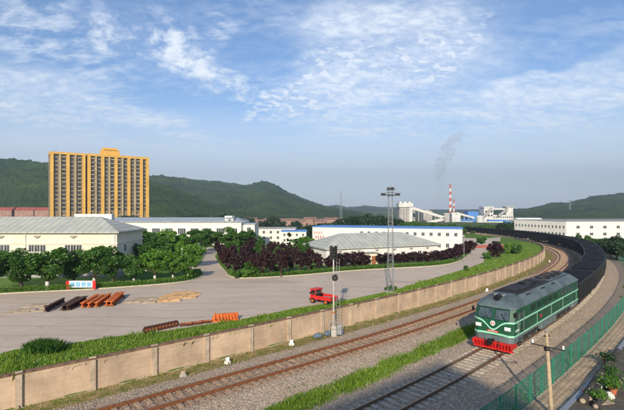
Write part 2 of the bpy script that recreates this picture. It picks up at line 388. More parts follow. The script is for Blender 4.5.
def asphalt_mat():
    m = bpy.data.materials.new('yard_concrete'); m.use_nodes = True
    nt = m.node_tree; N = nt.nodes.new; L = nt.links.new; b = nt.nodes['Principled BSDF']; b.inputs['Roughness'].default_value = .85
    b.inputs['Specular IOR Level'].default_value = .25
    tc = N('ShaderNodeTexCoord'); v = tc.outputs['Object']
    def noise(s, d=7, r=.6, sx=1, sy=1, rot=0, dist=0):
        mp = N('ShaderNodeMapping'); mp.inputs['Scale'].default_value = (sx, sy, 1); mp.inputs['Rotation'].default_value[2] = R(rot); L(v, mp.inputs[0])
        n = N('ShaderNodeTexNoise'); n.inputs['Scale'].default_value = s; n.inputs['Detail'].default_value = d; n.inputs['Roughness'].default_value = r; n.inputs['Distortion'].default_value = dist; L(mp.outputs[0], n.inputs['Vector']); return n.outputs['Fac']
    def ramp(f, a, c):
        n = N('ShaderNodeMapRange'); n.inputs[1].default_value = a; n.inputs[2].default_value = c; L(f, n.inputs[0]); return n.outputs[0]
    def mixc(f, a, c, bt='MIX'):
        n = N('ShaderNodeMix'); n.data_type = 'RGBA'; n.blend_type = bt
        if isinstance(f, (int, float)): n.inputs[0].default_value = f
        else: L(f, n.inputs[0])
        for i, q in ((6, a), (7, c)):
            if isinstance(q, tuple): n.inputs[i].default_value = (*q, 1)
            else: L(q, n.inputs[i])
        return n.outputs[2]
    c = mixc(ramp(noise(.09, 9, .68, dist=.8), .38, .62), (.56, .465, .37), (.46, .385, .31))
    c = mixc(ramp(noise(1.8, 9, .7), .3, .7), c, mixc(.5, c, (.44, .35, .28)))
    # tyre tracks and stains, long curved streaks
    s = ramp(noise(.5, 6, .65, .2, 1.0, -48, 2.4), .54, .68)
    k = N('ShaderNodeMath'); k.operation = 'MULTIPLY'; L(s, k.inputs[0]); k.inputs[1].default_value = .13
    c = mixc(k.outputs[0], c, (.17, .145, .135))
    w = N('ShaderNodeTexWave'); w.wave_type = 'RINGS'; w.inputs['Scale'].default_value = .11; w.inputs['Distortion'].default_value = 3.0; w.inputs['Detail'].default_value = 2
    mp = N('ShaderNodeMapping'); mp.inputs['Location'].default_value = (8, -58, 0); L(v, mp.inputs[0]); L(mp.outputs[0], w.inputs[0])
    k2 = N('ShaderNodeMath'); k2.operation = 'MULTIPLY'; L(ramp(w.outputs['Fac'], .93, 1.0), k2.inputs[0]); k2.inputs[1].default_value = .22
    c = mixc(k2.outputs[0], c, (.15, .13, .12))
    # fine cracks
    vo = N('ShaderNodeTexVoronoi'); vo.feature = 'DISTANCE_TO_EDGE'; vo.inputs['Scale'].default_value = .22; L(v, vo.inputs['Vector'])
    k3 = N('ShaderNodeMath'); k3.operation = 'MULTIPLY'; L(ramp(vo.outputs['Distance'], .012, .0), k3.inputs[0]); k3.inputs[1].default_value = .12
    c = mixc(k3.outputs[0], c, (.13, .11, .10))
    br = N('ShaderNodeTexBrick'); br.offset = 0; br.inputs['Scale'].default_value = 1; br.inputs['Brick Width'].default_value = 5; br.inputs['Row Height'].default_value = 4.2; br.inputs['Mortar Size'].default_value = .03
    br.inputs['Color1'].default_value = (1, 1, 1, 1); br.inputs['Color2'].default_value = (.93, .93, .92, 1); br.inputs['Mortar'].default_value = (.70, .68, .66, 1)
    mp = N('ShaderNodeMapping'); mp.inputs['Rotation'].default_value[2] = R(14); L(v, mp.inputs[0]); L(mp.outputs[0], br.inputs[0])
    c = mixc(.45, c, br.outputs['Color'], 'MULTIPLY')
    k4 = N('ShaderNodeMath'); k4.operation = 'MULTIPLY'; L(ramp(noise(.55, 6, .7), .60, .72), k4.inputs[0]); k4.inputs[1].default_value = .35
    c = mixc(k4.outputs[0], c, (.13, .11, .095))
    L(c, b.inputs['Base Color'])
    return m
M['asphalt'] = asphalt_mat()

def panel_wall_mat():
    m = mat('wall_render', (.52, .39, .275), .9, .16, .5, .3, 25, dirt=.7, dirtcol=(.30, .21, .14))
    nt = m.node_tree; N = nt.nodes.new; L = nt.links.new; b = nt.nodes['Principled BSDF']
    src = b.inputs['Base Color'].links[0].from_socket
    at = N('ShaderNodeAttribute'); at.attribute_name = 'UVMap'
    uv = N('ShaderNodeUVMap')
    br = N('ShaderNodeTexBrick'); br.inputs['Scale'].default_value = 1; br.inputs['Brick Width'].default_value = .9; br.inputs['Row Height'].default_value = .32
    br.inputs['Mortar Size'].default_value = .022; br.inputs['Color1'].default_value = (1, 1, 1, 1); br.inputs['Color2'].default_value = (.88, .86, .84, 1); br.inputs['Mortar'].default_value = (.62, .58, .54, 1)
    L(uv.outputs[0], br.inputs['Vector'])
    x = N('ShaderNodeMix'); x.data_type = 'RGBA'; x.blend_type = 'MULTIPLY'; x.inputs[0].default_value = .28
    L(src, x.inputs[6]); L(br.outputs['Color'], x.inputs[7]); L(x.outputs[2], b.inputs['Base Color'])
    return m
M['boundary'] = panel_wall_mat()
def pitched_mat():
    m = mat('stone_pitching', (.52, .40, .27), .9, .15, 1.0, .4, 12, dirt=.4, dirtcol=(.22, .17, .12))
    nt = m.node_tree; N = nt.nodes.new; L = nt.links.new; b = nt.nodes['Principled BSDF']
    src = b.inputs['Base Color'].links[0].from_socket
    uv = N('ShaderNodeUVMap'); br = N('ShaderNodeTexBrick'); br.inputs['Scale'].default_value = 1; br.inputs['Brick Width'].default_value = .55; br.inputs['Row Height'].default_value = .3
    br.inputs['Mortar Size'].default_value = .03; br.inputs['Color1'].default_value = (1, 1, 1, 1); br.inputs['Color2'].default_value = (.78, .76, .74, 1); br.inputs['Mortar'].default_value = (.5, .46, .42, 1)
    L(uv.outputs[0], br.inputs['Vector'])
    x = N('ShaderNodeMix'); x.data_type = 'RGBA'; x.blend_type = 'MULTIPLY'; x.inputs[0].default_value = .9
    L(src, x.inputs[6]); L(br.outputs['Color'], x.inputs[7]); L(x.outputs[2], b.inputs['Base Color'])
    return m
M['pitching'] = pitched_mat()

# ------------------------------------------------------------------ lines through the place
def smooth_line(pts, step=1.0, it=3):
    p = [np.array(q, float) for q in pts]
    out = []
    for i in range(len(p) - 1):
        p0 = p[max(i - 1, 0)]; p1 = p[i]; p2 = p[i + 1]; p3 = p[min(i + 2, len(p) - 1)]
        n = max(2, int(np.linalg.norm(p2 - p1) / (step * .5)))
        for k in range(n):
            t = k / n
            out.append(.5 * ((2 * p1) + (-p0 + p2) * t + (2 * p0 - 5 * p1 + 4 * p2 - p3) * t * t + (-p0 + 3 * p1 - 3 * p2 + p3) * t ** 3))
    out.append(p[-1]); out = np.array(out)
    d = np.r_[0, np.cumsum(np.linalg.norm(np.diff(out, axis=0), axis=1))]
    s = np.arange(0, d[-1], step)
    out = np.c_[np.interp(s, d, out[:, 0]), np.interp(s, d, out[:, 1])]
    for _ in range(it):                                    # relax the small kinks
        w = 5; q = out.copy()
        for i in range(w, len(out) - w): q[i] = out[i - w:i + w + 1].mean(0)
        out = q
    return out
class Line:
    def __init__(s, pts, step=1.0, it=3):
        s.p = smooth_line(pts, step, it); s.d = np.r_[0, np.cumsum(np.linalg.norm(np.diff(s.p, axis=0), axis=1))]
        s.L = s.d[-1]
    def at(s, t, off=0.0):
        x = np.interp(t, s.d, s.p[:, 0]); y = np.interp(t, s.d, s.p[:, 1])
        x2 = np.interp(t + .5, s.d, s.p[:, 0]) - np.interp(t - .5, s.d, s.p[:, 0]); y2 = np.interp(t + .5, s.d, s.p[:, 1]) - np.interp(t - .5, s.d, s.p[:, 1])
        n = math.hypot(x2, y2) or 1
        x2 /= n; y2 /= n
        return (x + y2 * off, y - x2 * off, math.atan2(y2, x2))       # off > 0: to the right
    def near(s, x, y):
        d = (s.p[:, 0] - x) ** 2 + (s.p[:, 1] - y) ** 2
        return s.d[int(np.argmin(d))]
def dist_line(L, x, y):
    """signed distance (left of the line > 0) of arrays x, y"""
    P = L.p[::2]; best = np.full(x.shape, 1e18); sg = np.zeros(x.shape)
    for i in range(len(P) - 1):
        a = P[i]; b = P[i + 1]; ab = b - a; l2 = ab @ ab
        t = ((x - a[0]) * ab[0] + (y - a[1]) * ab[1]) / l2
        if i == 0: t = np.minimum(t, 1)
        elif i == len(P) - 2: t = np.maximum(t, 0)
        else: t = np.clip(t, 0, 1)
        dx = x - a[0] - t * ab[0]; dy = y - a[1] - t * ab[1]; d = dx * dx + dy * dy
        k = d < best; best = np.where(k, d, best); sg = np.where(k, np.sign(ab[0] * dy - ab[1] * dx), sg)
    return np.sqrt(best) * sg

T1 = Line([(-60, -16.5), (-43, -2.7), (-26, 11.1), (-9.25, 24.7), (-.9, 31.5), (6, 37.2), (13.2, 44.0), (18.7, 49.3), (32.5, 63.9), (46.7, 81.2), (56.7, 95.8), (62.8, 107.5), (67.3, 119.5),
           (70.3, 133), (71.2, 147), (70.3, 159), (67, 173), (60.3, 187), (50.8, 199.5), (37, 210), (0, 228)])
T2 = Line([(-48, -24), (-16, 6), (-5.5, 15.6), (4.25, 24.2), (13.4, 32.8), (20.7, 40.2), (28, 47.8), (37, 58.3), (45.3, 69.0), (51.5, 77.7), (59, 90.3), (65, 101), (69.6, 111), (73, 122.5), (75.5, 134), (76, 147),
           (74.9, 160), (71.2, 175.5), (64, 190), (54, 203), (40, 214), (3, 232)])
WL = Line([(-62, -11), (-45, 2.2), (-30, 14.4), (-16.8, 25.0), (-14.2, 27.2), (-11, 29.6), (-8.2, 31.8), (-5.7, 34), (-3.2, 36.3), (-.7, 38.4), (3.45, 42), (9.6, 47.5), (15.5, 53), (27.3, 65), (43.9, 84.5), (53.5, 98.5), (59, 109),
           (63.2, 121), (66, 134), (66.8, 147), (66, 158), (62.8, 171), (56.5, 184), (47, 196), (34, 206), (-3, 224)])

def yard_fall(x, y):
    zs = 112 + 58 * sstep((x - 22) / 22)
    return 6.4 * sstep((y - zs) / 60)
def terr(x, y, dw=None):
    x = np.atleast_1d(np.asarray(x, float)); y = np.atleast_1d(np.asarray(y, float))
    if dw is None: dw = dist_line(WL, x, y)
    left = np.where(dw > .6, YL * np.clip((dw - .6) / .3, 0, 1), 0) - yard_fall(x, y) * (dw > 0) * sstep((dw) / 12)
    right = - 5 * sstep((y - 180) / 110) * (dw <= 0)
    h = left + right
    near = (np.abs(x) < 95) & (y < 240)
    return h + np.where(near, 0, (vnoise(x, y, 60, 3) - .5) * 3 * sstep((np.hypot(x, y) - 220) / 200))

# ------------------------------------------------------------------ ground
def spaced(a, b, fine, lo, hi, grow=1.25):
    mid = list(np.arange(a, b + 1e-6, fine)); l = []; s = fine; p = a
    while p > lo: s *= grow; p -= s; l.append(p)
    r = []; s = fine; p = b
    while p < hi: s *= grow; p += s; r.append(p)
    return np.array(l[::-1] + mid + r)
def ground():
    gx = spaced(-32, 84, .5, -3500, 3500); gy = spaced(12, 190, .5, -300, 5000)
    X, Y = np.meshgrid(gx, gy); x = X.ravel(); y = Y.ravel()
    dw = dist_line(WL, x, y); d1 = np.abs(dist_line(T1, x, y)); d2s = dist_line(T2, x, y); d2 = np.abs(d2s)
    h = terr(x, y, dw)
    n = vnoise(x, y, 1.4, 4, off=3); n2 = vnoise(x, y, 7, 4, off=9)
    bed = np.maximum(1 - np.clip((d1 - 1.75) / .9, 0, 1), 1 - np.clip((d2 - 1.75) / .9, 0, 1))
    h = h + np.where(dw < 0, bed * .13 + (n - .5) * .05 * (1 - bed), 0)
    # low bank between the tracks
    mid = (d1 > 2.4) & (d2s > 2.4) & (dw < 0)
    h = h - np.where(mid, .12 * np.clip((np.minimum(d1, d2) - 2.4) / 1.5, 0, 1), 0)
    red = np.clip(1.15 - np.abs(d1 - .0) / 2.4, 0, 1) * (dw < 0) * 1.0
    grass = np.where(dw > 0, 1.0, 0.0)
    zdry = np.where((dw <= 0) & (dw > -2.3), np.clip((dw + 2.3) / .8, 0, 1) * .62 + .1, 0)
    # grass patch between the tracks: nearer the second track
    g = np.where((d2s > 2.6) & (dw < 0) & (d1 > 3), np.clip(1 - np.abs(d2s - 4.1 - .6 * (n2 - .5)) / 1.5, 0, 1), 0)
    grass = np.maximum(grass, g * .8)
    g2 = np.clip(1.4 - np.abs(d2s - 3.6) / 1.2, 0, 1) * sstep((y - 70) / 12) * (dw < 0) * (d1 > 2.0)
    grass = np.maximum(grass, g2)
    red = np.maximum(red, .62 * sstep((y - 62) / 15) * (dw < 0) * (d2s > 1.6) * (d1 < 6))
    grass = np.where((d2s < -6.0), .55 + (n2 - .5), grass)
    farm = sstep((np.hypot(x, y) - 200) / 150)
    nx, ny = len(gx), len(gy)
    i = np.arange(nx * ny).reshape(ny, nx)
    f = np.stack([i[:-1, :-1], i[:-1, 1:], i[1:, 1:], i[1:, :-1]], -1).reshape(-1, 4)
    me = bpy.data.meshes.new('ground'); me.vertices.add(nx * ny); me.vertices.foreach_set('co', np.c_[x, y, h].ravel())
    me.loops.add(f.size); me.loops.foreach_set('vertex_index', f.ravel()); me.polygons.add(len(f))
    me.polygons.foreach_set('loop_start', np.arange(0, f.size, 4)); me.polygons.foreach_set('loop_total', np.full(len(f), 4))
    me.update(calc_edges=True)
    ca = me.color_attributes.new('zone', 'FLOAT_COLOR', 'POINT'); ca.data.foreach_set('color', np.c_[red, grass, zdry, farm].astype('f').ravel())
    me.polygons.foreach_set('use_smooth', np.ones(len(f), bool)); me.materials.append(M['ground'])
    o = bpy.data.objects.new('ground', me); C.objects.link(o); o['kind'] = 'structure'
ground()

# the yard: concrete sheet
near_edge = [(-60, 372), (-25, 361), (14, 350), (44, 348), (75, 343), (102, 338.5), (160, 332), (200, 326), (240, 320), (270, 314), (300, 308), (350, 300), (394, 290.5), (440, 276.5), (465, 269.3), (484, 262.3)]
edge_pts = [G(px, py, YL) for px, py in near_edge]
yard = edge_pts + [G(483.5, 256, YL), G(489, 250, YL), G(494, 246, YL), G(492, 240, YL)] + [(58, 138), (45, 150), (34, 150), (30, 110), (-45, 110), (-150, 110), (-150, 25)]
b = MB(); b.quad(*[(x, y, YL + .02) for x, y in yard]); tag(b.build('yard', M['asphalt']), kind='structure')

def inside(poly, x, y):
    r = np.zeros(np.shape(x), bool); n = len(poly); j = n - 1
    for i in range(n):
        xi, yi = poly[i]; xj, yj = poly[j]
        c = ((yi > y) != (yj > y)) & (x < (xj - xi) * (y - yi) / ((yj - yi) or 1e-9) + xi)
        r ^= c; j = i
    return r
def round_poly(p, it=2):
    for _ in range(it):
        q = []
        for i in range(len(p)):
            a = np.array(p[i]); c = np.array(p[(i + 1) % len(p)]); q += [tuple(a * .75 + c * .25), tuple(a * .25 + c * .75)]
        p = q
    return p
def shrink(poly, d):
    """rough inward offset"""
    n = len(poly); out = []
    A = sum(poly[i][0] * poly[(i + 1) % n][1] - poly[(i + 1) % n][0] * poly[i][1] for i in range(n))
    s = 1 if A > 0 else -1
    for i in range(n):
        a = np.array(poly[i - 1]); c = np.array(poly[(i + 1) % n]); t = c - a; t = t / (np.linalg.norm(t) or 1)
        out.append((poly[i][0] - t[1] * d * s, poly[i][1] + t[0] * d * s))
    return out
M['lawn'] = mat('lawn', (.11, .20, .03), .95, .3, .9, .8, 30, col2=(.05, .12, .015))
M['kerb'] = mat('kerb', (.50, .46, .33), .9, .2, 6)
M['hedge'] = leafmat('hedge_leaves', (.05, .12, .012), (.10, .22, .018), (.17, .30, .03), .3)

BEDS = {}
def bed(key, pts):
    p = round_poly(pts, 2); BEDS[key] = p
    b = MB(); b.prism(p, YL - .1, YL + .13); o = b.build('kerb', M['kerb']); tag(o, kind='structure')
    q = shrink(p, .14); b = MB(); b.quad(*[(x, y, YL + .145) for x, y in (q if sum(q[i][0] * q[(i + 1) % len(q)][1] - q[(i + 1) % len(q)][0] * q[i][1] for i in range(len(q))) > 0 else q[::-1])])
    tag(b.build('lawn', M['lawn']), kind='structure')
Gy = lambda px, py: G(px, py, YL)
bed('left', [Gy(-60, 298), Gy(14, 293.5), Gy(60, 291.5), Gy(120, 288), Gy(170, 284), Gy(193, 281), Gy(204, 276), Gy(203, 271.5), Gy(192, 269), Gy(150, 269.5), (-29, 72), (-100, 72)])
bed('left_rear', [Gy(150, 266.5), Gy(190, 266.5), Gy(202, 264), Gy(203, 260), Gy(205, 256), Gy(203, 251.5), (-40, 106), (-90, 106), (-90, 76), (-45, 76)])
bed('island', [Gy(213, 254), Gy(217, 263), Gy(225, 272), Gy(229, 277.5), Gy(247, 279), Gy(300, 275.8), Gy(350, 271), Gy(400, 268.3), Gy(440, 266.2), Gy(460, 262), Gy(470, 254.5), Gy(474, 247), (40, 118), (29, 109), (-20, 109)])

# leaves scattered inside ribbons (hedges)
def leaf_cloud(pts, size, name, m, parent=None, nrm=None):
    n = len(pts); pts = np.asarray(pts)
    d = rng.normal(size=(n, 3)); d /= np.linalg.norm(d, axis=1)[:, None]
    e = np.cross(d, rng.normal(size=(n, 3))); e /= np.linalg.norm(e, axis=1)[:, None] + 1e-9
    s = size * (0.6 + .8 * rng.random((n, 1)))
    a = pts - d * s * .5; bq = pts + e * s * .33; c = pts + d * s * .5; dd = pts - e * s * .33
    v = np.stack([a, bq, c, dd], 1).reshape(-1, 3)
    me = bpy.data.meshes.new(name); me.vertices.add(len(v)); me.vertices.foreach_set('co', v.ravel())
    me.loops.add(len(v)); me.loops.foreach_set('vertex_index', np.arange(len(v))); me.polygons.add(n)
    me.polygons.foreach_set('loop_start', np.arange(0, 4 * n, 4)); me.polygons.foreach_set('loop_total', np.full(n, 4)); me.update(calc_edges=True)
    me.materials.append(m)
    return me
def linkmesh(me, name, parent=None):
    o = bpy.data.objects.new(name, me); C.objects.link(o); o.parent = parent; return o
def hedge(pts, w, h, label, dens=420, m=None):
    P = []
    for i in range(len(pts) - 1):
        a = np.array(pts[i]); c = np.array(pts[i + 1]); L = np.linalg.norm(c - a); n = int(L * dens * w); t = rng.random(n)
        q = a + (c - a) * t[:, None]; nn = np.array([-(c - a)[1], (c - a)[0]]) / (L + 1e-9)
        hh = h * (.75 + .45 * vnoise(q[:, 0], q[:, 1], 1.2, 3))
        q = q + nn * ((rng.random(n) - .5) * w)[:, None]
        P.append(np.c_[q, YL + .14 + hh * rng.random(n) ** .6])
    o = linkmesh(leaf_cloud(np.vstack(P), .13, 'hedge', m or M['hedge']), 'hedge'); tag(o, label, 'hedge', 'clipped hedges round the beds')
lft = shrink(BEDS['left'], .75); isl = shrink(BEDS['island'], .75); lr = shrink(BEDS['left_rear'], .75)
def part_of(poly, cond):
    return [p for p in poly if cond(p)]
hedge(sorted(part_of(lft, lambda p: p[1] < 69 and p[0] > -60 and not (p[1] > 67.5)), key=lambda p: p[0])[:-1], .8, .55, 'low clipped hedge along the front of the left lawn with the noticeboard')
il = [p for p in isl if p[1] < 96 and (p[0] < 34)]
il.sort(key=lambda p: math.atan2(p[1] - 84, p[0] - 8) % (2 * math.pi) if False else p[0])
hedge([p for p in il if p[1] < 80 and p[0] < 27], .9, .5, 'low bright hedge curving along the front of the plum tree island')

# ------------------------------------------------------------------ railway
def ribbon(line, t0, t1, prof, step=1.0):
    """sweep a closed profile (offset right, z) along a line"""
    rings = []; n = max(2, int((t1 - t0) / step) + 1)
    for t in np.linspace(t0, t1, n):
        rings.append([(*line.at(t, o)[:2], z) for o, z in prof])
    return rings
def rail_prof(c, z):
    return [(c - .075, z), (c + .075, z), (c + .075, z + .03), (c + .018, z + .045), (c + .018, z + .12), (c + .045, z + .135), (c + .045, z + .18), (c - .045, z + .18), (c - .045, z + .135), (c - .018, z + .12), (c - .018, z + .045), (c - .075, z + .03)]
def track(line, t0, t1, label, railm, slm, focus):
    root = thing('railway_track', None, None); root['kind'] = 'structure'
    for s in (-1, 1):
        b = MB(); b.loft(ribbon(line, t0, t1, rail_prof(s * .86, .20)))
        nf = len(b.f)
        for k in range(nf - 2): b.m[k] = 1 if k % 12 == 6 else 0
        b.build('rail', [railm, M['rail_top']], root)
    def sleeper_mb(b, t):
        x, y, a = line.at(t); j = random.uniform(-.02, .02)
        Mx = Matrix.Translation((x, y, .155)) @ Matrix.Rotation(a + j, 4, 'Z')
        z = .055 + random.uniform(-.012, .012)
        b.box(-.125, .125, -1.42, -.35, -.1, z, Mx); b.box(-.105, .105, -.35, .35, -.1, z - .025, Mx); b.box(-.125, .125, .35, 1.42, -.1, z, Mx)
    ts = list(np.arange(t0 + .3, t1, .62)); ts.sort(key=lambda t: math.hypot(*line.at(t)[:2]) + (0 if focus(line.at(t)) else 1e4))
    for t in ts[:100]:
        b = MB(); sleeper_mb(b, t); b.build('sleeper', slm, root)
    b = MB()
    for t in ts[100:]: sleeper_mb(b, t)
    tag(b.build('sleeper', slm, root), kind='stuff')
def infr(p): return p[1] > 3 and abs(p[0]) < .75 * p[1]
track(T1, T1.near(-26, 11), T1.near(45, 205), '', M['rust_rail'], M['sleeper'], infr)
track(T2, T2.near(-12, 10), T2.near(50, 205), '', M['brown_rail'], M['sleeper2'], infr)

# boundary wall with pilasters and coping
def wall():
    root = thing('boundary_wall', 'long tan rendered boundary wall with pilasters between the yard and the railway', 'wall')
    t0, t1 = WL.near(-40, 6), WL.near(50, 193)
    b = MB(); me = None
    ts = np.arange(t0, t1, .75); H = 1.86
    prev = None
    for i, t in enumerate(ts):
        a = WL.at(t, 0.0); c = WL.at(t, -.22)
        cur = (a[:2], c[:2], t)
        if prev:
            (p, q, tp) = prev
            b.quad((*p, -.2), (*cur[0], -.2), (*cur[0], H), (*p, H))
            b.quad((*p, H), (*cur[0], H), (*cur[1], H), (*q, H))
            b.quad((*cur[1], -.2), (*q, -.2), (*q, H), (*cur[1], H))
        prev = cur
    me = b.mesh('wall_panel', M['boundary']); uv = me.uv_layers.new(name='UVMap'); k = 0; n = 0
    L = [];
    for i in range(1, len(ts)):
        tp, tc = ts[i - 1], ts[i]
        L += [(tp, -.2), (tc, -.2), (tc, H), (tp, H)] + [(tp, H), (tc, H), (tc, H + .2), (tp, H + .2)] + [(tc, -.2), (tp, -.2), (tp, H), (tc, H)]
    uv.data.foreach_set('uv', np.array(L).ravel())
    linkmesh(me, 'wall_panel', root)
    b = MB(); b.loft(ribbon(WL, t0, t1, [(.07, H + .003), (.07, H + .10), (-.29, H + .10), (-.29, H + .003)], .75)); b.build('coping', M['coping'], root)
    cnt = 0
    for t in np.arange(t0 + 2.2, t1, 3.9):
        x, y, a = WL.at(t)
        Mx = Matrix.Translation((x, y, 0)) @ Matrix.Rotation(a, 4, 'Z')
        b = MB(); b.box(-.17, .17, -.13, .05, -.1, H - .02, Mx); b.box(-.2, .2, -.16, .05, H + .1, H + .17, Mx); b.build('pilaster', M['concrete_warm'], root)
M['coping'] = mat('coping', (.20, .12, .075), .9, .3, 3, dirt=.4)
M['concrete_warm'] = mat('pilaster', (.46, .37, .27), .9, .15, 3, dirt=.5, dirtcol=(.2, .14, .10))
wall()

# grass blades
def blades(x, y, z, h, name, m, w=.035):
    n = len(x); a = rng.random(n) * 2 * np.pi; lean = (rng.random(n) * .5 + .1) * h; la = rng.random(n) * 2 * np.pi
    w = w * (.6 + .8 * rng.random(n))
    p = np.c_[x, y, z]; dx = np.c_[np.cos(a) * w, np.sin(a) * w, np.zeros(n)]
    tip = p + np.c_[np.cos(la) * lean, np.sin(la) * lean, h]; mid = p + np.c_[np.cos(la) * lean * .35, np.sin(la) * lean * .35, h * .6]
    v = np.stack([p - dx, p + dx, mid + dx * .8, tip, mid - dx * .8], 1).reshape(-1, 3)
    me = bpy.data.meshes.new(name); me.vertices.add(len(v)); me.vertices.foreach_set('co', v.ravel())
    me.loops.add(len(v)); me.loops.foreach_set('vertex_index', np.arange(len(v))); me.polygons.add(n)
    me.polygons.foreach_set('loop_start', np.arange(0, 5 * n, 5)); me.polygons.foreach_set('loop_total', np.full(n, 5)); me.update(calc_edges=True)
    me.materials.append(m); return linkmesh(me, name)
def grass_strip():
    # between wall and yard
    n = 2600000; x = rng.uniform(-32, 72, n); y = rng.uniform(14, 150, n)
    dw = np.empty(n); ok = (np.abs(x) < .8 * y)
    x, y = x[ok], y[ok]
    keep = ~inside(yard, x, y) & (y < 125) & (x > WL.p[0, 0]); x, y = x[keep], y[keep]
    dw = dist_line(WL, x, y); k = (dw > .05) & (dw < 40); x, y, dw = x[k], y[k], dw[k]
    pr = np.clip(1.15 - np.hypot(x, y) / 130, .12, 1) * np.clip(.35 + 1.3 * vnoise(x, y, 1.6, 3), 0, 1); k = rng.random(len(x)) < pr; x, y, dw = x[k], y[k], dw[k]
    z = np.where(dw < .9, 1.25, YL); cl = vnoise(x, y, 1.8, 4, off=5); big = sstep((cl - .56) / .16)
    rd = np.hypot(x, y)
    h = (.07 + .11 * rng.random(len(x)) + .38 * big * rng.random(len(x))) * (1.25 - .5 * sstep((dw - 2) / 5)) * (1 - .5 * sstep((rd - 55) / 40))
    h = np.where(dw < .9, h * .9 + .42, h)
    tag(blades(x, y, z, h, 'grass', M['grass'], .018), kind='stuff')
    n = 2600; a = rng.random(n) * 6.28; q = rng.random(n) ** .5
    tx, ty = G(44, 352, YL); tag(blades(tx + np.cos(a) * q * 1.3, ty + np.sin(a) * q * .7, np.full(n, YL - .05), .5 + .75 * rng.random(n) * (1 - q * .6), 'tall_weed', M['leaf'], .03), 'clump of tall dark weeds standing above the grass strip at left', 'weeds')
grass_strip()
def grass_mid():
    n = 800000; x = rng.uniform(-12, 34, n); y = rng.uniform(18, 56, n)
    d2 = dist_line(T2, x, y); d1 = -dist_line(T1, x, y); nn = vnoise(x, y, 2.2, 4, off=2)
    c = 4.0 + .7 * (vnoise(x, y, 9, 2, off=8) - .5); wd = .55 + .8 * nn
    e = np.abs(d2 - c) / wd
    pr = np.clip(1.25 - e, 0, 1) * np.clip((nn - .12) * 4, .25, 1) * (d1 > 2.8) + .05 * np.clip(1.2 - np.abs(d2 - 5.5) / 2, 0, 1) * (nn > .5) * (d1 > 2.6)
    k = (rng.random(n) < pr) & (d2 > 2.3); x, y, nn = x[k], y[k], nn[k]
    h = (.09 + .20 * rng.random(len(x))) * (.6 + nn)
    tag(blades(x, y, np.full(len(x), -.1), h, 'grass', M['grass'], .017), kind='stuff')
    n = 60000; x = rng.uniform(-30, 60, n); y = rng.uniform(14, 115, n); dw = dist_line(WL, x, y); nn = vnoise(x, y, 1.3, 4, off=12)
    k = (dw < -.05) & (dw > -2.1) & (rng.random(n) < np.clip((nn - .42) * 5, 0, 1)); x, y = x[k], y[k]
    tag(blades(x, y, np.zeros(len(x)), .08 + .16 * rng.random(len(x)), 'grass', M['dry_grass'], .04), kind='stuff')
    n = 90000; x = rng.uniform(8, 60, n); y = rng.uniform(18, 80, n); d2 = dist_line(T2, x, y); nn = vnoise(x, y, 1.3, 4, off=22)
    k = (d2 < -4.1) & (d2 > -5.1) & (rng.random(n) < np.clip((nn - .62) * 6, 0, 1)); x, y = x[k], y[k]
    tag(blades(x, y, np.zeros(len(x)), .1 + .25 * rng.random(len(x)), 'grass', M['grass'], .04), kind='stuff')
grass_mid()

# loose ballast stones near the camera
def stones():
    n = 150000; x = rng.uniform(-20, 30, n); y = rng.uniform(21, 50, n); ok = np.abs(x) < .76 * y; x, y = x[ok], y[ok]
    dw = dist_line(WL, x, y); d1 = np.abs(dist_line(T1, x, y)); d2s = dist_line(T2, x, y); d2 = np.abs(d2s)
    k = (dw < -1.6) & (d2s > -5.5) & (rng.random(len(x)) < np.clip(1.3 - np.hypot(x, y) / 60, .2, 1)); x, y, d1, d2, d2s = x[k], y[k], d1[k], d2[k], d2s[k]
    bedh = np.maximum(1 - np.clip((d1 - 1.75) / .9, 0, 1), 1 - np.clip((d2 - 1.75) / .9, 0, 1)) * .13
    z = bedh - np.where((d1 > 2.4) & (d2s > 2.4), .12 * np.clip((np.minimum(d1, d2) - 2.4) / 1.5, 0, 1), 0)
    n = len(x); s = .022 + .03 * rng.random(n)
    base = np.array([(1, 0, 0), (0, 1, 0), (-1, 0, 0), (0, -1, 0), (0, 0, .9), (0, 0, -.6)], float)
    v = base[None] * s[:, None, None] * (.7 + .6 * rng.random((n, 6, 1)))
    a = rng.random(n) * 6.28; ca, sa = np.cos(a), np.sin(a)
    vx = v[..., 0] * ca[:, None] - v[..., 1] * sa[:, None]; vy = v[..., 0] * sa[:, None] + v[..., 1] * ca[:, None]
    v = np.stack([vx + x[:, None], vy + y[:, None], v[..., 2] + z[:, None] + .008], -1).reshape(-1, 3)
    t = np.array([(0, 1, 4), (1, 2, 4), (2, 3, 4), (3, 0, 4)]); f = (t[None] + 6 * np.arange(n)[:, None, None]).reshape(-1, 3)
    me = bpy.data.meshes.new('ballast'); me.vertices.add(len(v)); me.vertices.foreach_set('co', v.ravel()); me.loops.add(f.size); me.loops.foreach_set('vertex_index', f.ravel())
    me.polygons.add(len(f)); me.polygons.foreach_set('loop_start', np.arange(0, f.size, 3)); me.polygons.foreach_set('loop_total', np.full(len(f), 3)); me.update(calc_edges=True)
    m = leafmat('ballast_stones', (.13, .105, .08), (.30, .245, .185), (.55, .46, .36), 0.0)
    me.materials.append(m); tag(linkmesh(me, 'ballast'), kind='stuff')
stones()

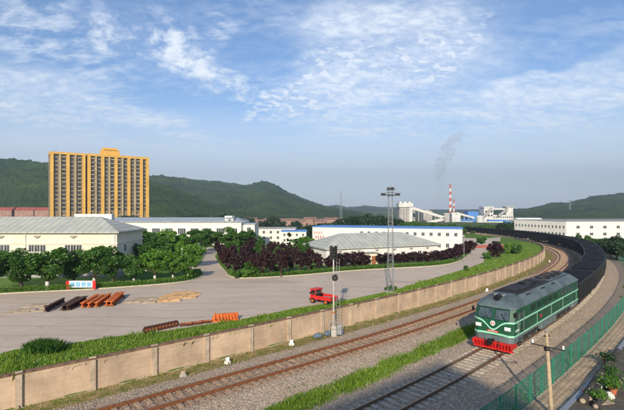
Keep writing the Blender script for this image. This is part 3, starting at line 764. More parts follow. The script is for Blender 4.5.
# ------------------------------------------------------------------ hills
def hillmat(name, c1, c2, c3, s):
    m = bpy.data.materials.new(name); m.use_nodes = True
    nt = m.node_tree; N = nt.nodes.new; L = nt.links.new; b = nt.nodes['Principled BSDF']; b.inputs['Roughness'].default_value = 1; b.inputs['Specular IOR Level'].default_value = 0
    tc = N('ShaderNodeTexCoord'); v = tc.outputs['Object']
    vo = N('ShaderNodeTexVoronoi'); vo.inputs['Scale'].default_value = s; L(v, vo.inputs['Vector'])
    no = N('ShaderNodeTexNoise'); no.inputs['Scale'].default_value = s * .10; no.inputs['Detail'].default_value = 10; no.inputs['Roughness'].default_value = .62; L(v, no.inputs['Vector'])
    r = N('ShaderNodeMapRange'); r.inputs[1].default_value = .36; r.inputs[2].default_value = .66; L(no.outputs['Fac'], r.inputs[0])
    a = N('ShaderNodeMix'); a.data_type = 'RGBA'; L(r.outputs[0], a.inputs[0]); a.inputs[6].default_value = (*c1, 1); a.inputs[7].default_value = (*c2, 1)
    sp = N('ShaderNodeSeparateColor'); L(vo.outputs['Color'], sp.inputs[0])
    q = N('ShaderNodeMapRange'); q.inputs[1].default_value = .5; q.inputs[2].default_value = 1; q.inputs[4].default_value = .6; L(sp.outputs[0], q.inputs[0])
    a2 = N('ShaderNodeMix'); a2.data_type = 'RGBA'; L(q.outputs[0], a2.inputs[0]); L(a.outputs[2], a2.inputs[6]); a2.inputs[7].default_value = (*c3, 1)
    L(a2.outputs[2], b.inputs['Base Color'])
    v2 = N('ShaderNodeTexVoronoi'); v2.inputs['Scale'].default_value = s * 1.7; v2.inputs['Randomness'].default_value = 1; L(v, v2.inputs['Vector'])
    n2 = N('ShaderNodeTexNoise'); n2.inputs['Scale'].default_value = s * .8; n2.inputs['Detail'].default_value = 8; n2.inputs['Roughness'].default_value = .75; L(v, n2.inputs['Vector'])
    ad = N('ShaderNodeMath'); ad.operation = 'SUBTRACT'; L(n2.outputs['Fac'], ad.inputs[0]); mu = N('ShaderNodeMath'); mu.operation = 'MULTIPLY'; mu.inputs[1].default_value = .35; L(v2.outputs['Distance'], mu.inputs[0]); L(mu.outputs[0], ad.inputs[1])
    bp = N('ShaderNodeBump'); bp.inputs['Strength'].default_value = .9; bp.inputs['Distance'].default_value = 14; L(ad.outputs[0], bp.inputs['Height']); L(bp.outputs[0], b.inputs['Normal'])
    return m
M['hill'] = hillmat('wooded_hill', (.018, .055, .016), (.10, .155, .032), (.06, .13, .028), .12)
def hill(prof, D0, D1, D2, seed, base=-6, res=(260, 90), rough=1.0, name='hill'):
    """wooded hill whose crest stands at distance D1; prof: skyline (px, py) seen from the town side"""
    xs = np.array([p[0] for p in prof], float); hs = np.array([(208 - p[1]) * D1 / F + CH for p in prof], float)
    wx = (xs - 312) / F
    u = np.linspace(wx[0], wx[-1], res[0]); t = np.linspace(0, 1, res[1])
    U, T = np.meshgrid(u, t)
    D = D0 + (D2 - D0) * T; crest = (D1 - D0) / (D2 - D0)
    H = np.interp(U + .02 * (vnoise(U * 900, T * 900, 200, 2, off=seed) - .5), wx, hs)
    s = np.where(T < crest, sstep(T / crest) ** .8, sstep((1 - T) / (1 - crest)))
    X = U * D; Y = D
    gul = vnoise(X, Y, 170, 5, .55, off=seed); tree = vnoise(X, Y, 11, 3, .6, off=seed + 4)
    side = sstep((T) / crest) * (1 - sstep((T - crest * .8) / (crest * .2)))
    Z = base + (H - base) * np.clip(s * (1 - side * .55 * (gul - .35)), 0, 1.02) + (tree - .5) * 13 * rough * sstep(T * 8)
    ny, nx = X.shape; i = np.arange(nx * ny).reshape(ny, nx); f = np.stack([i[:-1, :-1], i[:-1, 1:], i[1:, 1:], i[1:, :-1]], -1).reshape(-1, 4)
    me = bpy.data.meshes.new(name); me.vertices.add(nx * ny); me.vertices.foreach_set('co', np.c_[X.ravel(), Y.ravel(), Z.ravel()].ravel())
    me.loops.add(f.size); me.loops.foreach_set('vertex_index', f.ravel()); me.polygons.add(len(f)); me.polygons.foreach_set('loop_start', np.arange(0, f.size, 4)); me.polygons.foreach_set('loop_total', np.full(len(f), 4)); me.update(calc_edges=True)
    me.polygons.foreach_set('use_smooth', np.ones(len(f), bool)); me.materials.append(M['hill']); tag(linkmesh(me, name), kind='structure')
hill([(-160, 175), (-60, 162), (-10, 158), (14, 159), (49, 163), (100, 170), (150, 182), (171, 187), (187, 193), (210, 203), (235, 211), (262, 216)], 520, 850, 1200, 1, res=(420, 110))
hill([(60, 186), (120, 179), (150, 176.7), (164, 176), (197, 180.5), (230, 183), (248, 186), (257, 183), (264, 182), (274, 184), (291, 193), (311, 201), (327, 206.5), (350, 211), (375, 215)], 700, 1500, 2100, 5, res=(420, 120), rough=1.3)
hill([(300, 209), (327, 207), (338, 205), (350, 207.5), (360, 207), (368, 205.5), (377, 207), (400, 207.8), (420, 209.5), (440, 211), (460, 211), (482, 209.4), (514, 209), (545, 209), (580, 210), (640, 211)], 2000, 2900, 3600, 9, res=(300, 60), rough=1.6)
hill([(470, 213), (500, 211), (529, 209.2), (542, 206.5), (554, 203), (567, 203.5), (585, 199), (596, 196.4), (614, 194.6), (650, 192), (720, 196), (800, 204)], 700, 1300, 1900, 13, res=(320, 100))

# ------------------------------------------------------------------ buildings
def frame_rz(a, b): return math.atan2(b[1] - a[1], b[0] - a[0])
_wincache = {}
def window_mesh(w, h, bars=1, fm=None, depth=.12, key=''):
    k = (round(w, 2), round(h, 2), bars, key)
    if k in _wincache: return _wincache[k]
    fm = fm or M['winframe']; t = min(.07, w * .08)
    b = MB(); b.cur = 1; b.box(-w / 2, w / 2, -.015, .05, -h / 2, h / 2)
    b.cur = 0
    b.box(-w / 2 - t, -w / 2 + .0, -.05, .04, -h / 2 - t, h / 2 + t); b.box(w / 2, w / 2 + t, -.05, .04, -h / 2 - t, h / 2 + t)
    b.box(-w / 2, w / 2, -.05, .04, h / 2, h / 2 + t); b.box(-w / 2, w / 2, -.08, .04, -h / 2 - t, -h / 2)
    for i in range(bars): xx = -w / 2 + w * (i + 1) / (bars + 1); b.box(xx - t * .35, xx + t * .35, -.035, -.016, -h / 2, h / 2)
    me = b.mesh('window', [fm, M['glass']]); _wincache[k] = me; return me
def put_window(root, x, y, z, w, h, rz=0, bars=1, fm=None, key=''):
    o = linkmesh(window_mesh(w, h, bars, fm, key=key), 'window', root); o.location = (x, y, z); o.rotation_euler = (0, 0, rz); return o
def hip_roof(L, D, z0, rise, over=.35, th=.12):
    b = MB(); x0, x1, y0, y1 = -over, L + over, -over, D + over; r = D / 2 + over
    a = [(x0, y0), (x1, y0), (x1, y1), (x0, y1)]
    for i in range(4): p, q = a[i], a[(i + 1) % 4]; b.quad((*p, z0 - th), (*q, z0 - th), (*q, z0), (*p, z0))
    b.quad(*[(p[0], p[1], z0 - th) for p in a[::-1]])
    r0 = (x0 + r, D / 2, z0 + rise); r1 = (x1 - r, D / 2, z0 + rise)
    b.quad((*a[0], z0), (*a[1], z0), r1, r0); b.quad((*a[1], z0), (*a[2], z0), r1); b.quad((*a[2], z0), (*a[3], z0), r0, r1); b.quad((*a[3], z0), (*a[0], z0), r0)
    return b

# left hall
z0 = YL
root = thing('warehouse', 'cream single-storey hall with a grey hipped roof behind the row of green trees, at left', 'building', (-82, 61, z0)); Lh, Dh, Hh = 54.2, 9.2, 6.65
b = MB(); b.box(0, Lh, 0, Dh, -.5, Hh); b.build('wall', M['cream_wall'], root)
b = MB(); b.box(-.06, Lh + .06, -.06, Dh + .06, -.5, .9); b.build('plinth', M['plinth'], root)
b = hip_roof(Lh, Dh, Hh + .02, 2.05, .45, .2); b.build('roof', M['grey_roof'], root)
b = MB(); b.box(-.12, Lh + .12, -.12, Dh + .12, Hh - 1.75, Hh - 1.55); b.build('cornice', M['cream_wall'], root)
b = MB(); b.box(Lh - 11, Lh - 2.5, -.04, Dh * .3, Hh + 1, Hh + 1.2)
for x in (Lh - .3, Lh - 13, Lh - 26): MB().tube((x, -.09, .1), (x, -.09, Hh - .05), .06).build('downpipe', M['winframe'], root)
k = 0
for x in np.arange(Lh - 6.2, 0, -5.15):
    b = MB(); w = .55; b.loft([[(x - w, -.02, Hh - .55), (x + w, -.02, Hh - .55), (x + .12, -.02, Hh - .95), (x - .12, -.02, Hh - .95)], [(x - w, -.1, Hh - .55), (x + w, -.1, Hh - .55), (x + .12, -.1, Hh - .95), (x - .12, -.1, Hh - .95)]])
    b.build('vent', M['vent_grey'], root)
    for j in (-.82, 0, .82):
        put_window(root, x + j, -.01, Hh - 2.35, .72, .95, 0, 1, M['winframe'], 'h')
        put_window(root, x + j, -.01, 1.75, .72, 1.5, 0, 1, M['winframe'], 'h2')
for y in (2.6, 6.4): put_window(root, Lh + .01, y, Hh - 2.5, .8, 1.0, R(90), 1, M['white'], 's')
b = MB(); b.box(Lh - 9.6, Lh - 3.7, 6.3, 7.3, Hh + .9, Hh + 2.45); b.build('roof_housing', M['white_wall'], root)
# long white hall behind the left trees
root = thing('warehouse', 'long white hall with a low metal roof just beyond the tall yellow block', 'building', (-75, 118, 0)); L_ = 55.5
b = MB(); b.box(0, L_, 0, 14, -2, 7.6); b.build('wall', M['white_wall'], root)
b = MB(); b.loft([[(-.3, -.4, 7.62), (L_ + .3, -.4, 7.62), (L_ + .3, -.4, 7.8), (-.3, -.4, 7.8)], [(-.3, 6, 7.62), (L_ - 2, 6, 7.62), (L_ - 2, 6, 8.8), (-.3, 6, 8.8)], [(-.3, 14.3, 7.62), (L_ + .3, 14.3, 7.62), (L_ + .3, 14.3, 7.8), (-.3, 14.3, 7.8)]]); b.build('roof', M['metal_roof'], root)
for i in range(14): put_window(root, L_ - 2.2 - i * 3.55, -.01, 5.1, 2.1, 1.6, 0, 3, M['white'], 'l')
b = MB(); b.box(L_ - 4.6, L_ - 2.6, .2, 4, 8.85, 9.3); b.build('skylight', M['white'], root)
root = thing('stair_tower', 'small white roof tower with one opening beside the long white hall', 'building', (-24.2, 119, 0))
b = MB(); b.box(0, 2.3, 0, 4, -3, 9.0); b.build('wall', M['white_wall'], root); put_window(root, 1.3, -.01, 7.9, .8, .9, 0, 0, None, 't')
b = MB(); b.box(-.1, 2.4, -.1, 4.1, 9.0, 9.15); b.build('roof', M['plinth'], root)
root = thing('annex', 'low white annex right of the small roof tower, behind dark green trees', 'building', (-21.8, 119.5, 0))
b = MB(); b.box(0, 5.8, 0, 9, -3, 6.9); b.build('wall', M['white_wall'], root)
b = MB(); b.box(-.0, 6.0, -.2, 9.2, 6.9, 7.1); b.build('roof', M['metal_roof'], root)
for i in range(2): put_window(root, 1.8 + i * 2.4, -.01, 5.6, 1.0, .9, 0, 1, None, 'a')
# three-storey office blocks
def office(loc, rz, L, D, H, rows, n, label, roofm, w, h, zb=-4, rowz=None, mw='white_wall'):
    root = thing('office_building', label, 'building', loc, rz)
    b = MB(); b.box(0, L, 0, D, zb, H); b.build('wall', M[mw], root)
    b = MB(); b.box(-.2, L + .2, -.2, D + .2, H + .002, H + .28); b.build('roof', M[roofm], root)
    for r in range(rows):
        for i in range(n):
            x = L * (i + .5) / n; put_window(root, x, -.01, rowz[r], w, h, 0, 1, None, 'o')
    return root
office((-19.2, 140, 0), 0, 13.8, 9, 4.65, 3, 6, 'white three-storey office block left of the blue-edged block', 'plinth', .75, .85, -4, [3.6, 1.8, 0.0])
office((-9.6, 134, 0), 0, 7.8, 8, 4.1, 3, 4, 'small white block with a blue flat roof rim, right of the three-storey offices', 'blue_trim', .6, .75, -4, [3.1, 1.4, -.3])
# two-storey block behind the low grey-roofed hall
a_, c_ = (.1, 102.6), (32.3, 92.0); Lb = math.hypot(c_[0] - a_[0], c_[1] - a_[1])
root = thing('office_building', 'long white two-storey building with a blue roof edge behind the grey-roofed hall', 'building', (a_[0], a_[1], 0), frame_rz(a_, c_))
b = MB(); b.box(0, Lb, 0, 9, .5, 6.95); b.build('wall', M['white_wall'], root)
b = MB(); b.box(-.15, Lb + .15, -.15, 9.15, 6.952, 7.12); b.build('roof', M['blue_trim'], root)
for i in range(15):
    x = Lb - 1.3 - i * 1.72
    if x < 11.3 and x > 7.5 or x < 4: continue
    put_window(root, x, -.01, 5.75, .62, .72, 0, 1, None, 'b'); put_window(root, x, -.01, 3.35, .62, .85, 0, 1, None, 'b')
b = MB()
for i, cx in enumerate((.6, 1.15, 1.7, 2.25)):
    for q in range(5):
        b.box(cx - .2, cx + .2, -.05, -.01, 5.35 + q * .13, 5.40 + q * .13) if (q + i) % 2 else b.box(cx - .16 + .1 * q * .5, cx - .1 + .1 * q * .5, -.05, -.01, 5.3, 5.9)
for i, cx in enumerate((.9, 1.5, 2.1, 2.7)):
    for q in range(4):
        b.box(cx - .22, cx + .22, -.05, -.01, 4.2 + q * .2, 4.26 + q * .2); b.box(cx - .03 + .08 * (q % 2), cx + .03 + .08 * (q % 2), -.052, -.012, 4.15, 4.95)
b.build('sign_lettering', M['sign_red'] if 'sign_red' in M else mat('sign_red', (.62, .22, .20), .7), root)
b = MB(); b.tube((Lb + .08, .5, 1), (Lb + .08, .5, 6.9), .06); b.build('downpipe', M['steel'], root)
# low hall with grey hipped roof
rz = math.atan2(9.3, 22); root = thing('warehouse', 'low white hall with a large pale grey hipped roof and a brown door porch', 'building', (2.5, 73.9, YL), rz); Lh, Dh, Hh = 23.9, 10.2, 3.05
b = MB(); b.box(0, Lh, 0, Dh, -.4, Hh); b.build('wall', M['white_wall'], root)
hip_roof(Lh, Dh, Hh + .02, 2.2, .4, .22).build('roof', M['grey_roof'], root)
for i in range(6):
    x = 2.6 + i * 3.75; w = .42
    b = MB(); b.loft([[(x - w, -.02, Hh - .5), (x + w, -.02, Hh - .5), (x + .1, -.02, Hh - .85), (x - .1, -.02, Hh - .85)], [(x - w, -.1, Hh - .5), (x + w, -.1, Hh - .5), (x + .1, -.1, Hh - .85), (x - .1, -.1, Hh - .85)]]); b.build('vent', M['vent_grey'], root)
    put_window(root, x + 1.9, -.01, 1.5, .8, .8, 0, 1, None, 'q')
b = MB(); b.box(7.4, 9.2, -1.8, -.02, -.1, 2.05); b.build('porch', M['cream_wall'], root)
b = MB(); b.box(7.2, 9.4, -2.0, -.02, 2.052, 2.16); b.build('porch_roof', M['plinth'], root)
b = MB(); b.box(7.95, 8.75, -1.86, -1.78, .0, 1.6); d = b.build('door', M['door_brown'], root)
b = MB(); b.box(8.6, 8.66, -1.9, -1.86, .7, .85); b.build('handle', M['steel'], d)

# apartment tower
def apartments():
    a = (-183.6, 300); c = (-129.5, 338); L = math.hypot(c[0] - a[0], c[1] - a[1]); rz = frame_rz(a, c); top = 51.8
    root = thing('apartment_block', 'tall yellow apartment block with vertical piers and a stepped roof crown', 'building', (a[0], a[1], -6), rz); H = top + 6
    D = 16; gap = (.335, .36)
    LA = L * .335; LB0 = L * .355
    b = MB(); b.box(0, LA, 0, D, 0, H - 2.2); b.box(LA, LB0, 3, D - 2, 0, H - 2.6); b.box(LB0, L, -.8, D, 0, H - 2.2); b.build('wall', M['grey_bay'], root)
    b = MB()
    b.box(-.2, LA + .2, -1.2, D + .2, H - 2.18, H - .6); b.box(LB0 - .2, L + .3, -2.0, D + .2, H - 2.18, H - .4); b.build('parapet', M['yellow_wall'], root)
    b = MB(); cx = L * .50; b.box(cx, cx + 12.5, 1, 9, H - .38, H + 3.4); b.box(cx + 1.2, cx + 11, .4, 9.4, H + 3.4, H + 5.0); b.build('roof_crown', M['yellow_wall'], root)
    # piers
    def pier(x, w, y0, m, h=H - 2.2): MB().box(x - w / 2, x + w / 2, y0 - 1.15, y0 + .3, 0, h).build('pier', M[m], root)
    bays = []
    xsA = [(.9, 2.0, 'yellow_wall'), (5.2, 1.1, 'beige_wall'), (9.4, 2.0, 'yellow_wall'), (13.4, 1.0, 'beige_wall'), (18.0, 2.0, 'yellow_wall')]
    for x, w, m_ in xsA: pier(x * LA / 19.0, w, -.02, m_)
    n = 10; span = L - LB0 - 1.6
    px = [LB0 + .8 + span * i / (n - 1) for i in range(n)]
    for i, x in enumerate(px): pier(x, 2.1 if i % 2 == 0 or i == n - 1 else 1.1, -.82, 'yellow_wall' if (i % 2 == 0 or i == n - 1) else 'beige_wall')
    bx = [((xsA[i][0] + xsA[i + 1][0]) / 2 * LA / 19, -.02) for i in range(4)] + [((px[i] + px[i + 1]) / 2, -.82) for i in range(n - 1)]
    fl = (H - 4) / 18
    wm = MB(); wm.box(-.95, .95, -.10, .05, -.85, .85); wmesh = wm.mesh('window', M['flat_glass'])
    alls = [(x, y, 3 + fl * (k + .5)) for k in range(17, 3, -1) for x, y in bx]
    for x, y, z in alls[:100]:
        o = linkmesh(wmesh, 'window', root); o.location = (x, y, z)
    b = MB()
    for x, y, z in alls[100:]: b.box(x - .95, x + .95, y - .10, y + .05, z - .85, z + .85)
    tag(b.build('window', M['flat_glass'], root), kind='stuff')
    b = MB()
    for k in range(3, 18):
        for x, y in bx:
            if (int(x) % 2) == 0: b.box(x - 1.3, x + 1.3, y - .7, y, 3 + fl * k - .15, 3 + fl * k + .55)
    tag(b.build('balcony', M['beige_wall'], root), kind='stuff')
    b = MB()
    for k in range(3, 18): b.box(L + .01, L + .12, 1.5, 5, 3 + fl * k, 3 + fl * k + 1.6); b.box(L + .01, L + .12, 9, 13, 3 + fl * k, 3 + fl * k + 1.6)
    tag(b.build('side_window', M['flat_glass'], root), kind='stuff')
    b = MB(); gr = random.Random(3)
    for k in range(3, 18):
        for x, y in bx:
            if gr.random() < .45: q = gr.choice((-1.0, 1.0)); b.box(x + q * .9 - .22, x + q * .9 + .22, y - .4, y, 3 + fl * k + 1.9, 3 + fl * k + 2.25)
    tag(b.build('air_conditioner', M['beige_wall'], root), kind='stuff')
    b = MB(); b.tube((4, 6, H - .6), (4, 6, H + 2.5), .12); b.build('aerial', M['steel'], root)
apartments()

# right white factory
fp = [(95, 160), (152, 163), (146, 192), (86, 182)]
root = thing('factory', 'long white two-storey factory beyond the coal wagons at right', 'building', (95, 160, 0), 0)
loc = [(x - 95, y - 160) for x, y in fp]
b = MB(); b.prism(loc, -2, 6.45); b.build('wall', M['white_wall'], root)
b = MB(); b.prism(shrink(loc, -.25), 6.452, 6.62); b.build('roof', M['plinth'], root)
for i in range(7):
    x = 4.6 + i * 5.2
    for z in (4.35, 1.75): put_window(root, x, x * 3 / 57 - .02, z, 1.25, 1.0, math.atan2(3, 57), 1, None, 'f')
lx, ly = loc[3]; LL = math.hypot(lx, ly); arz = math.atan2(ly, lx) + math.pi
for i in range(15):
    f = (i + .6) / 15.4
    for z in (4.35, 1.75): put_window(root, lx * f - .02, ly * f, z, .7, .95, arz, 1, None, 'g')
root = thing('warehouse', 'low white shed roof showing above the factory at right', 'building', (111.5, 228, 0))
b = MB(); b.box(0, 13, 0, 12, -4, 4.3); b.build('wall', M['white_wall'], root)
b = MB(); b.loft([[(-.3, -.5, 4.3), (-.3, 12.5, 4.3), (-.3, 6, 6.1)], [(13.3, -.5, 4.3), (13.3, 12.5, 4.3), (13.3, 6, 6.1)]]); b.build('roof', M['white'], root)

# village houses at the foot of the hills
def house(x, y, w, d, h, rz, roofm, wallm, label, rise=1.8, z0=None):
    z = float(terr(x, y)[0]) - .5 if z0 is None else z0
    root = thing('house', label, 'house', (x, y, z), rz, 'village houses at the foot of the hills')
    b = MB(); b.box(-w / 2, w / 2, 0, d, 0, h); b.build('wall', M[wallm], root)
    b = MB(); b.loft([[(-w / 2 - .4, -.5, h), (-w / 2 - .4, d + .5, h), (-w / 2 - .4, d / 2, h + rise)], [(w / 2 + .4, -.5, h), (w / 2 + .4, d + .5, h), (w / 2 + .4, d / 2, h + rise)]]); b.build('roof', M[roofm], root)
    n = max(2, int(w / 3.2))
    for i in range(n):
        for zz in ([1.6] if h < 4.5 else [1.6, 4.6]): put_window(root, -w / 2 + w * (i + .5) / n, -.02, zz, 1.2, 1.2, 0, 1, None, 'v')
hs = [(167, 'red'), (180, 'green'), (192, 'grey'), (203, 'brown'), (240, 'brown'), (251, 'brown'), (262, 'brown'), (271, 'brown'), (281, 'brown'), (291, 'brown'), (301, 'brown'), (310, 'brown'), (320, 'brown'), (331, 'brown'), (340, 'brown')]
for px_, lb in ((2, 'long red-roofed block at the foot of the left hill, cut by the left edge'), (24, 'long red-roofed block between the left edge and the yellow tower'), (44, 'long red-roofed block touching the left side of the yellow tower')):
    house((px_ - 312) * 470 / F, 470, 20, 12, 14.6, R(4), 'tile_red', 'brick_red', lb, 3.2, -5.5)
M['tile_green'] = mat('green_sheet', (.25, .38, .33), .6, .1, .5)
for i, (px, kind) in enumerate(hs):
    D = {'red': 330, 'green': 345, 'grey': 350}.get(kind, 380 + 14 * (i % 3)); x = (px - 312) * D / F
    rm = {'red': 'tile_red', 'brown': 'tile_brown', 'green': 'tile_green', 'grey': 'plinth'}[kind]
    h = 6.6 if kind != 'brown' else 5.0 + 1.2 * (i % 2)
    nm = {'red': 'red-roofed', 'brown': 'brown-tiled brick', 'green': 'green sheet-roofed', 'grey': 'grey-roofed'}[kind]
    house(x, D, 9.5 + 2 * (i % 2) + (2 if kind == 'red' else 0), 8, h, R(random.uniform(-15, 15)), rm, 'white_wall' if kind in ('green', 'grey') else 'brick_red', '%s village house below the wooded hill, %s from the left in its row' % (nm, ORD[sorted([q[0] for q in hs]).index(px)]), 1.9)

# ------------------------------------------------------------------ power station
PZ = 500.0; PK = PZ / F
def pp(px, py, D=PZ): return ((px - 312) * D / F, CH + (208 - py) * D / F)
def pbox(root, x0, x1, y0, y1, name, m, depth=14, dy=0):
    xa, zt = pp(x0, y0); xb, zb = pp(x1, y1); o = MB().box(xa - root.location.x, xb - root.location.x, dy, dy + depth, zb, zt).build(name, m, root); return o
def pthing(name, label, px, cat='building', dy=0.0): return thing(name, label, cat, (pp(px, 208)[0], PZ + dy, 0))
t = pthing('coal_silo', 'tall grey concrete silo with a white loading head', 405)
pbox(t, 399.5, 409.3, 207, 232, 'silo_body', M['plant_grey']); pbox(t, 409.3, 412.5, 206.5, 232, 'stair_shaft', M['plant_white'], 15, -.5)
pbox(t, 398.6, 412.8, 203, 207, 'loading_head', M['plant_white'], 16, -1.5)
for k in range(3): pbox(t, 399.5 + 4.6 * k, 401.6 + 4.6 * k, 201.6, 203, 'roof_unit', M['plant_white'], 8)
for k in range(3): pbox(t, 400.4 + 3 * k, 401.0 + 3 * k, 208, 230, 'rib', M['plinth'], 1.2, -1.19)
def conveyor(p, q, label, dz=3.2):
    (xa, za), (xb, zb) = pp(*p), pp(*q)
    r = thing('conveyor', label, 'conveyor', (xa, PZ + 3, 0)); b = MB(); b.bar((0, 0, za), (xb - xa, 0, zb), 3.2, dz); b.build('gallery', M['plant_white'], r)
    for f in (.2, .45, .7, .9):
        zz = za + (zb - za) * f
        if zz > -3: MB().bar(((xb - xa) * f, 0, -8), ((xb - xa) * f, 0, zz - dz / 2), .9).build('support', M['plant_grey'], r)
conveyor((412.5, 208), (446, 218), 'long white conveyor gallery sloping down from the coal silo'); conveyor((446, 218.5), (421, 225), 'lower white conveyor gallery folding back below the long one'); conveyor((457, 213), (475, 218), 'short white conveyor right of the striped chimney', 2.2)
t = pthing('boiler_house', 'grey block under the smoke plume, behind the conveyor', 435, dy=30); pbox(t, 430, 439.5, 211, 230, 'wall', M['plant_grey']); pbox(t, 432, 437, 209.8, 211, 'roof_unit', M['plant_grey'], 8)
t = pthing('transfer_tower', 'thin dark tower between the silo and the smoking block', 418, dy=20); pbox(t, 417, 419.4, 208.5, 230, 'wall', M['plinth'], 4)
t = pthing('transfer_tower', 'pale junction tower where the two conveyors meet', 446); pbox(t, 444.5, 449.5, 214, 230, 'wall', M['plant_grey'], 8); pbox(t, 444.3, 449.7, 213.3, 214, 'roof', M['plant_white'], 8.4, -.2)
def chimney(px, ptop, w, label, bands):
    t = thing('chimney', label, 'chimney', (pp(px, 208)[0], PZ + 12, 0)); zt = pp(px, ptop)[1]; z = -6.0; n = bands; hh = (zt - 4) / n
    MB().tube((0, 0, -8), (0, 0, 4), w * 1.1, w * 1.02, 16).build('base', M['plant_white'], t)
    for k in range(n):
        r0 = w * (1.02 - .3 * k / n); MB().tube((0, 0, 4 + hh * k + .001), (0, 0, 4 + hh * (k + 1)), r0, w * (1.02 - .3 * (k + 1) / n), 16).build('band', M['chim_red'] if (n - k) % 2 else M['plant_white'], t)
    MB().lathe([(w * .75, 0), (w * .95, .3), (w * .95, .9), (w * .75, 1.2)], (0, 0, zt), 16).build('rim', M['plinth'], t)
M['chim_red'] = mat('chimney_red', (.52, .12, .09), .8, .12, .2)
chimney(453.6, 184.5, 1.45, 'tall red and white banded chimney of the power station', 9); chimney(457.3, 200, 1.0, 'short red and white chimney beside the tall one', 5)
t = pthing('turbine_hall', 'low white block at the foot of the striped chimneys', 456); pbox(t, 452, 460.5, 214.5, 230, 'wall', M['plant_white']); pbox(t, 451.8, 456, 212.5, 214.5, 'upper_wall', M['plant_white'], 8)
t = pthing('shed', 'long low blue-roofed shed between the chimneys and the white storage tank', 466); pbox(t, 460.5, 473, 219.5, 221.3, 'roof', M['plant_blue'], 12, -.5); pbox(t, 460.7, 472.8, 221.3, 230, 'wall', M['plant_white'], 11)
t = pthing('workshop', 'blue workshop block behind the white storage tank', 476, dy=10); pbox(t, 471, 482, 211.5, 230, 'wall', M['plant_blue'])
t = pthing('storage_tank', 'round white storage tank in front of the blue workshop', 476, 'tank', -12); MB().lathe([(4, -10), (4, 1.5), (3.2, 2.6), (.6, 3.2)], (0, 0, 0), 20).build('shell', M['plant_white'], t)
t = pthing('main_plant', 'big stepped white power station building with inclined galleries', 499)
pbox(t, 484, 493.3, 208, 232, 'tower_wall', M['plant_white']); pbox(t, 483.6, 493.6, 206.6, 208, 'tower_roof', M['plant_white'], 15, -.6)
pbox(t, 493.3, 514.2, 215, 232, 'wall', M['plant_white'], 14, 2); pbox(t, 507.5, 514.4, 207.3, 215, 'upper_wall', M['plant_white'], 10, 3); pbox(t, 507, 515, 206.3, 207.3, 'upper_roof', M['plant_grey'], 12, 2)
pbox(t, 493.3, 507, 208.3, 209.8, 'bridge', M['plant_white'], 5, 5)
(xa, za), (xb, zb) = pp(480, 219), pp(491, 208.6); MB().bar((xa - t.location.x, -2, za), (xb - t.location.x, -2, zb), 3, 2.4).build('gallery', M['plant_grey'], t)
(xa, za), (xb, zb) = pp(498, 216), pp(508, 208.6); MB().bar((xa - t.location.x, 0, za), (xb - t.location.x, 0, zb), 3, 2.0).build('gallery', M['plant_grey'], t)
for k in range(9): pbox(t, 494.5 + 2.2 * k, 495.6 + 2.2 * k, 216.6, 217.8, 'window', M['flat_glass'], .5, 1.6)
for k in range(9): pbox(t, 494.5 + 2.2 * k, 495.6 + 2.2 * k, 219.6, 220.8, 'window', M['flat_glass'], .5, 1.6)
for k in range(3): pbox(t, 485.3 + 2.8 * k, 486.8 + 2.8 * k, 210.5, 212.3, 'window', M['flat_glass'], .5, -.4)
for k in range(3): pbox(t, 485.3 + 2.8 * k, 486.8 + 2.8 * k, 214.5, 216.3, 'window', M['flat_glass'], .5, -.4)
t = pthing('shed', 'small blue shed at the front of the big white plant', 499, dy=-25); pbox(t, 496.5, 502.5, 220.5, 232, 'wall', M['plant_blue'], 8); pbox(t, 480, 496.5, 219.2, 220.8, 'lean_to_roof', M['plant_blue'], 6)
# smoke
def smoke():
    x, z = pp(436.5, 210); cx = x; b = MB()
    rings = []; n = 14
    path = [(436.5, 209.6, 1.3), (437, 205, 2.4), (438, 199, 3.2), (440.5, 192, 4.6), (440, 184, 5.5), (438.5, 174, 8.0), (443, 162, 11.0), (449, 148, 13.0), (457, 136, 10.0), (462, 130, 3.0)]
    for px, py, r in path:
        X, Z = pp(px, py, PZ + 36); rings.append([(X + math.cos(2 * math.pi * i / n) * r, PZ + 36 + math.sin(2 * math.pi * i / n) * r, Z) for i in range(n)])
    b.loft(rings)
    m = bpy.data.materials.new('smoke'); m.use_nodes = True; nt = m.node_tree; nt.nodes.clear(); N = nt.nodes.new; L = nt.links.new
    out = N('ShaderNodeOutputMaterial'); pv = N('ShaderNodeVolumePrincipled'); pv.inputs['Color'].default_value = (.80, .82, .86, 1)
    tc = N('ShaderNodeTexCoord'); no = N('ShaderNodeTexNoise'); no.inputs['Scale'].default_value = .13; no.inputs['Detail'].default_value = 4; no.inputs['Distortion'].default_value = 1.2; L(tc.outputs['Object'], no.inputs['Vector'])
    mr = N('ShaderNodeMapRange'); mr.inputs[1].default_value = .46; mr.inputs[2].default_value = .78; mr.inputs[4].default_value = .075; L(no.outputs['Fac'], mr.inputs[0]); L(mr.outputs[0], pv.inputs['Density']); L(pv.outputs[0], out.inputs['Volume'])
    o = b.build('smoke', m); tag(o, 'faint pale smoke plume drifting above the power station', 'smoke', kind='stuff')
smoke()
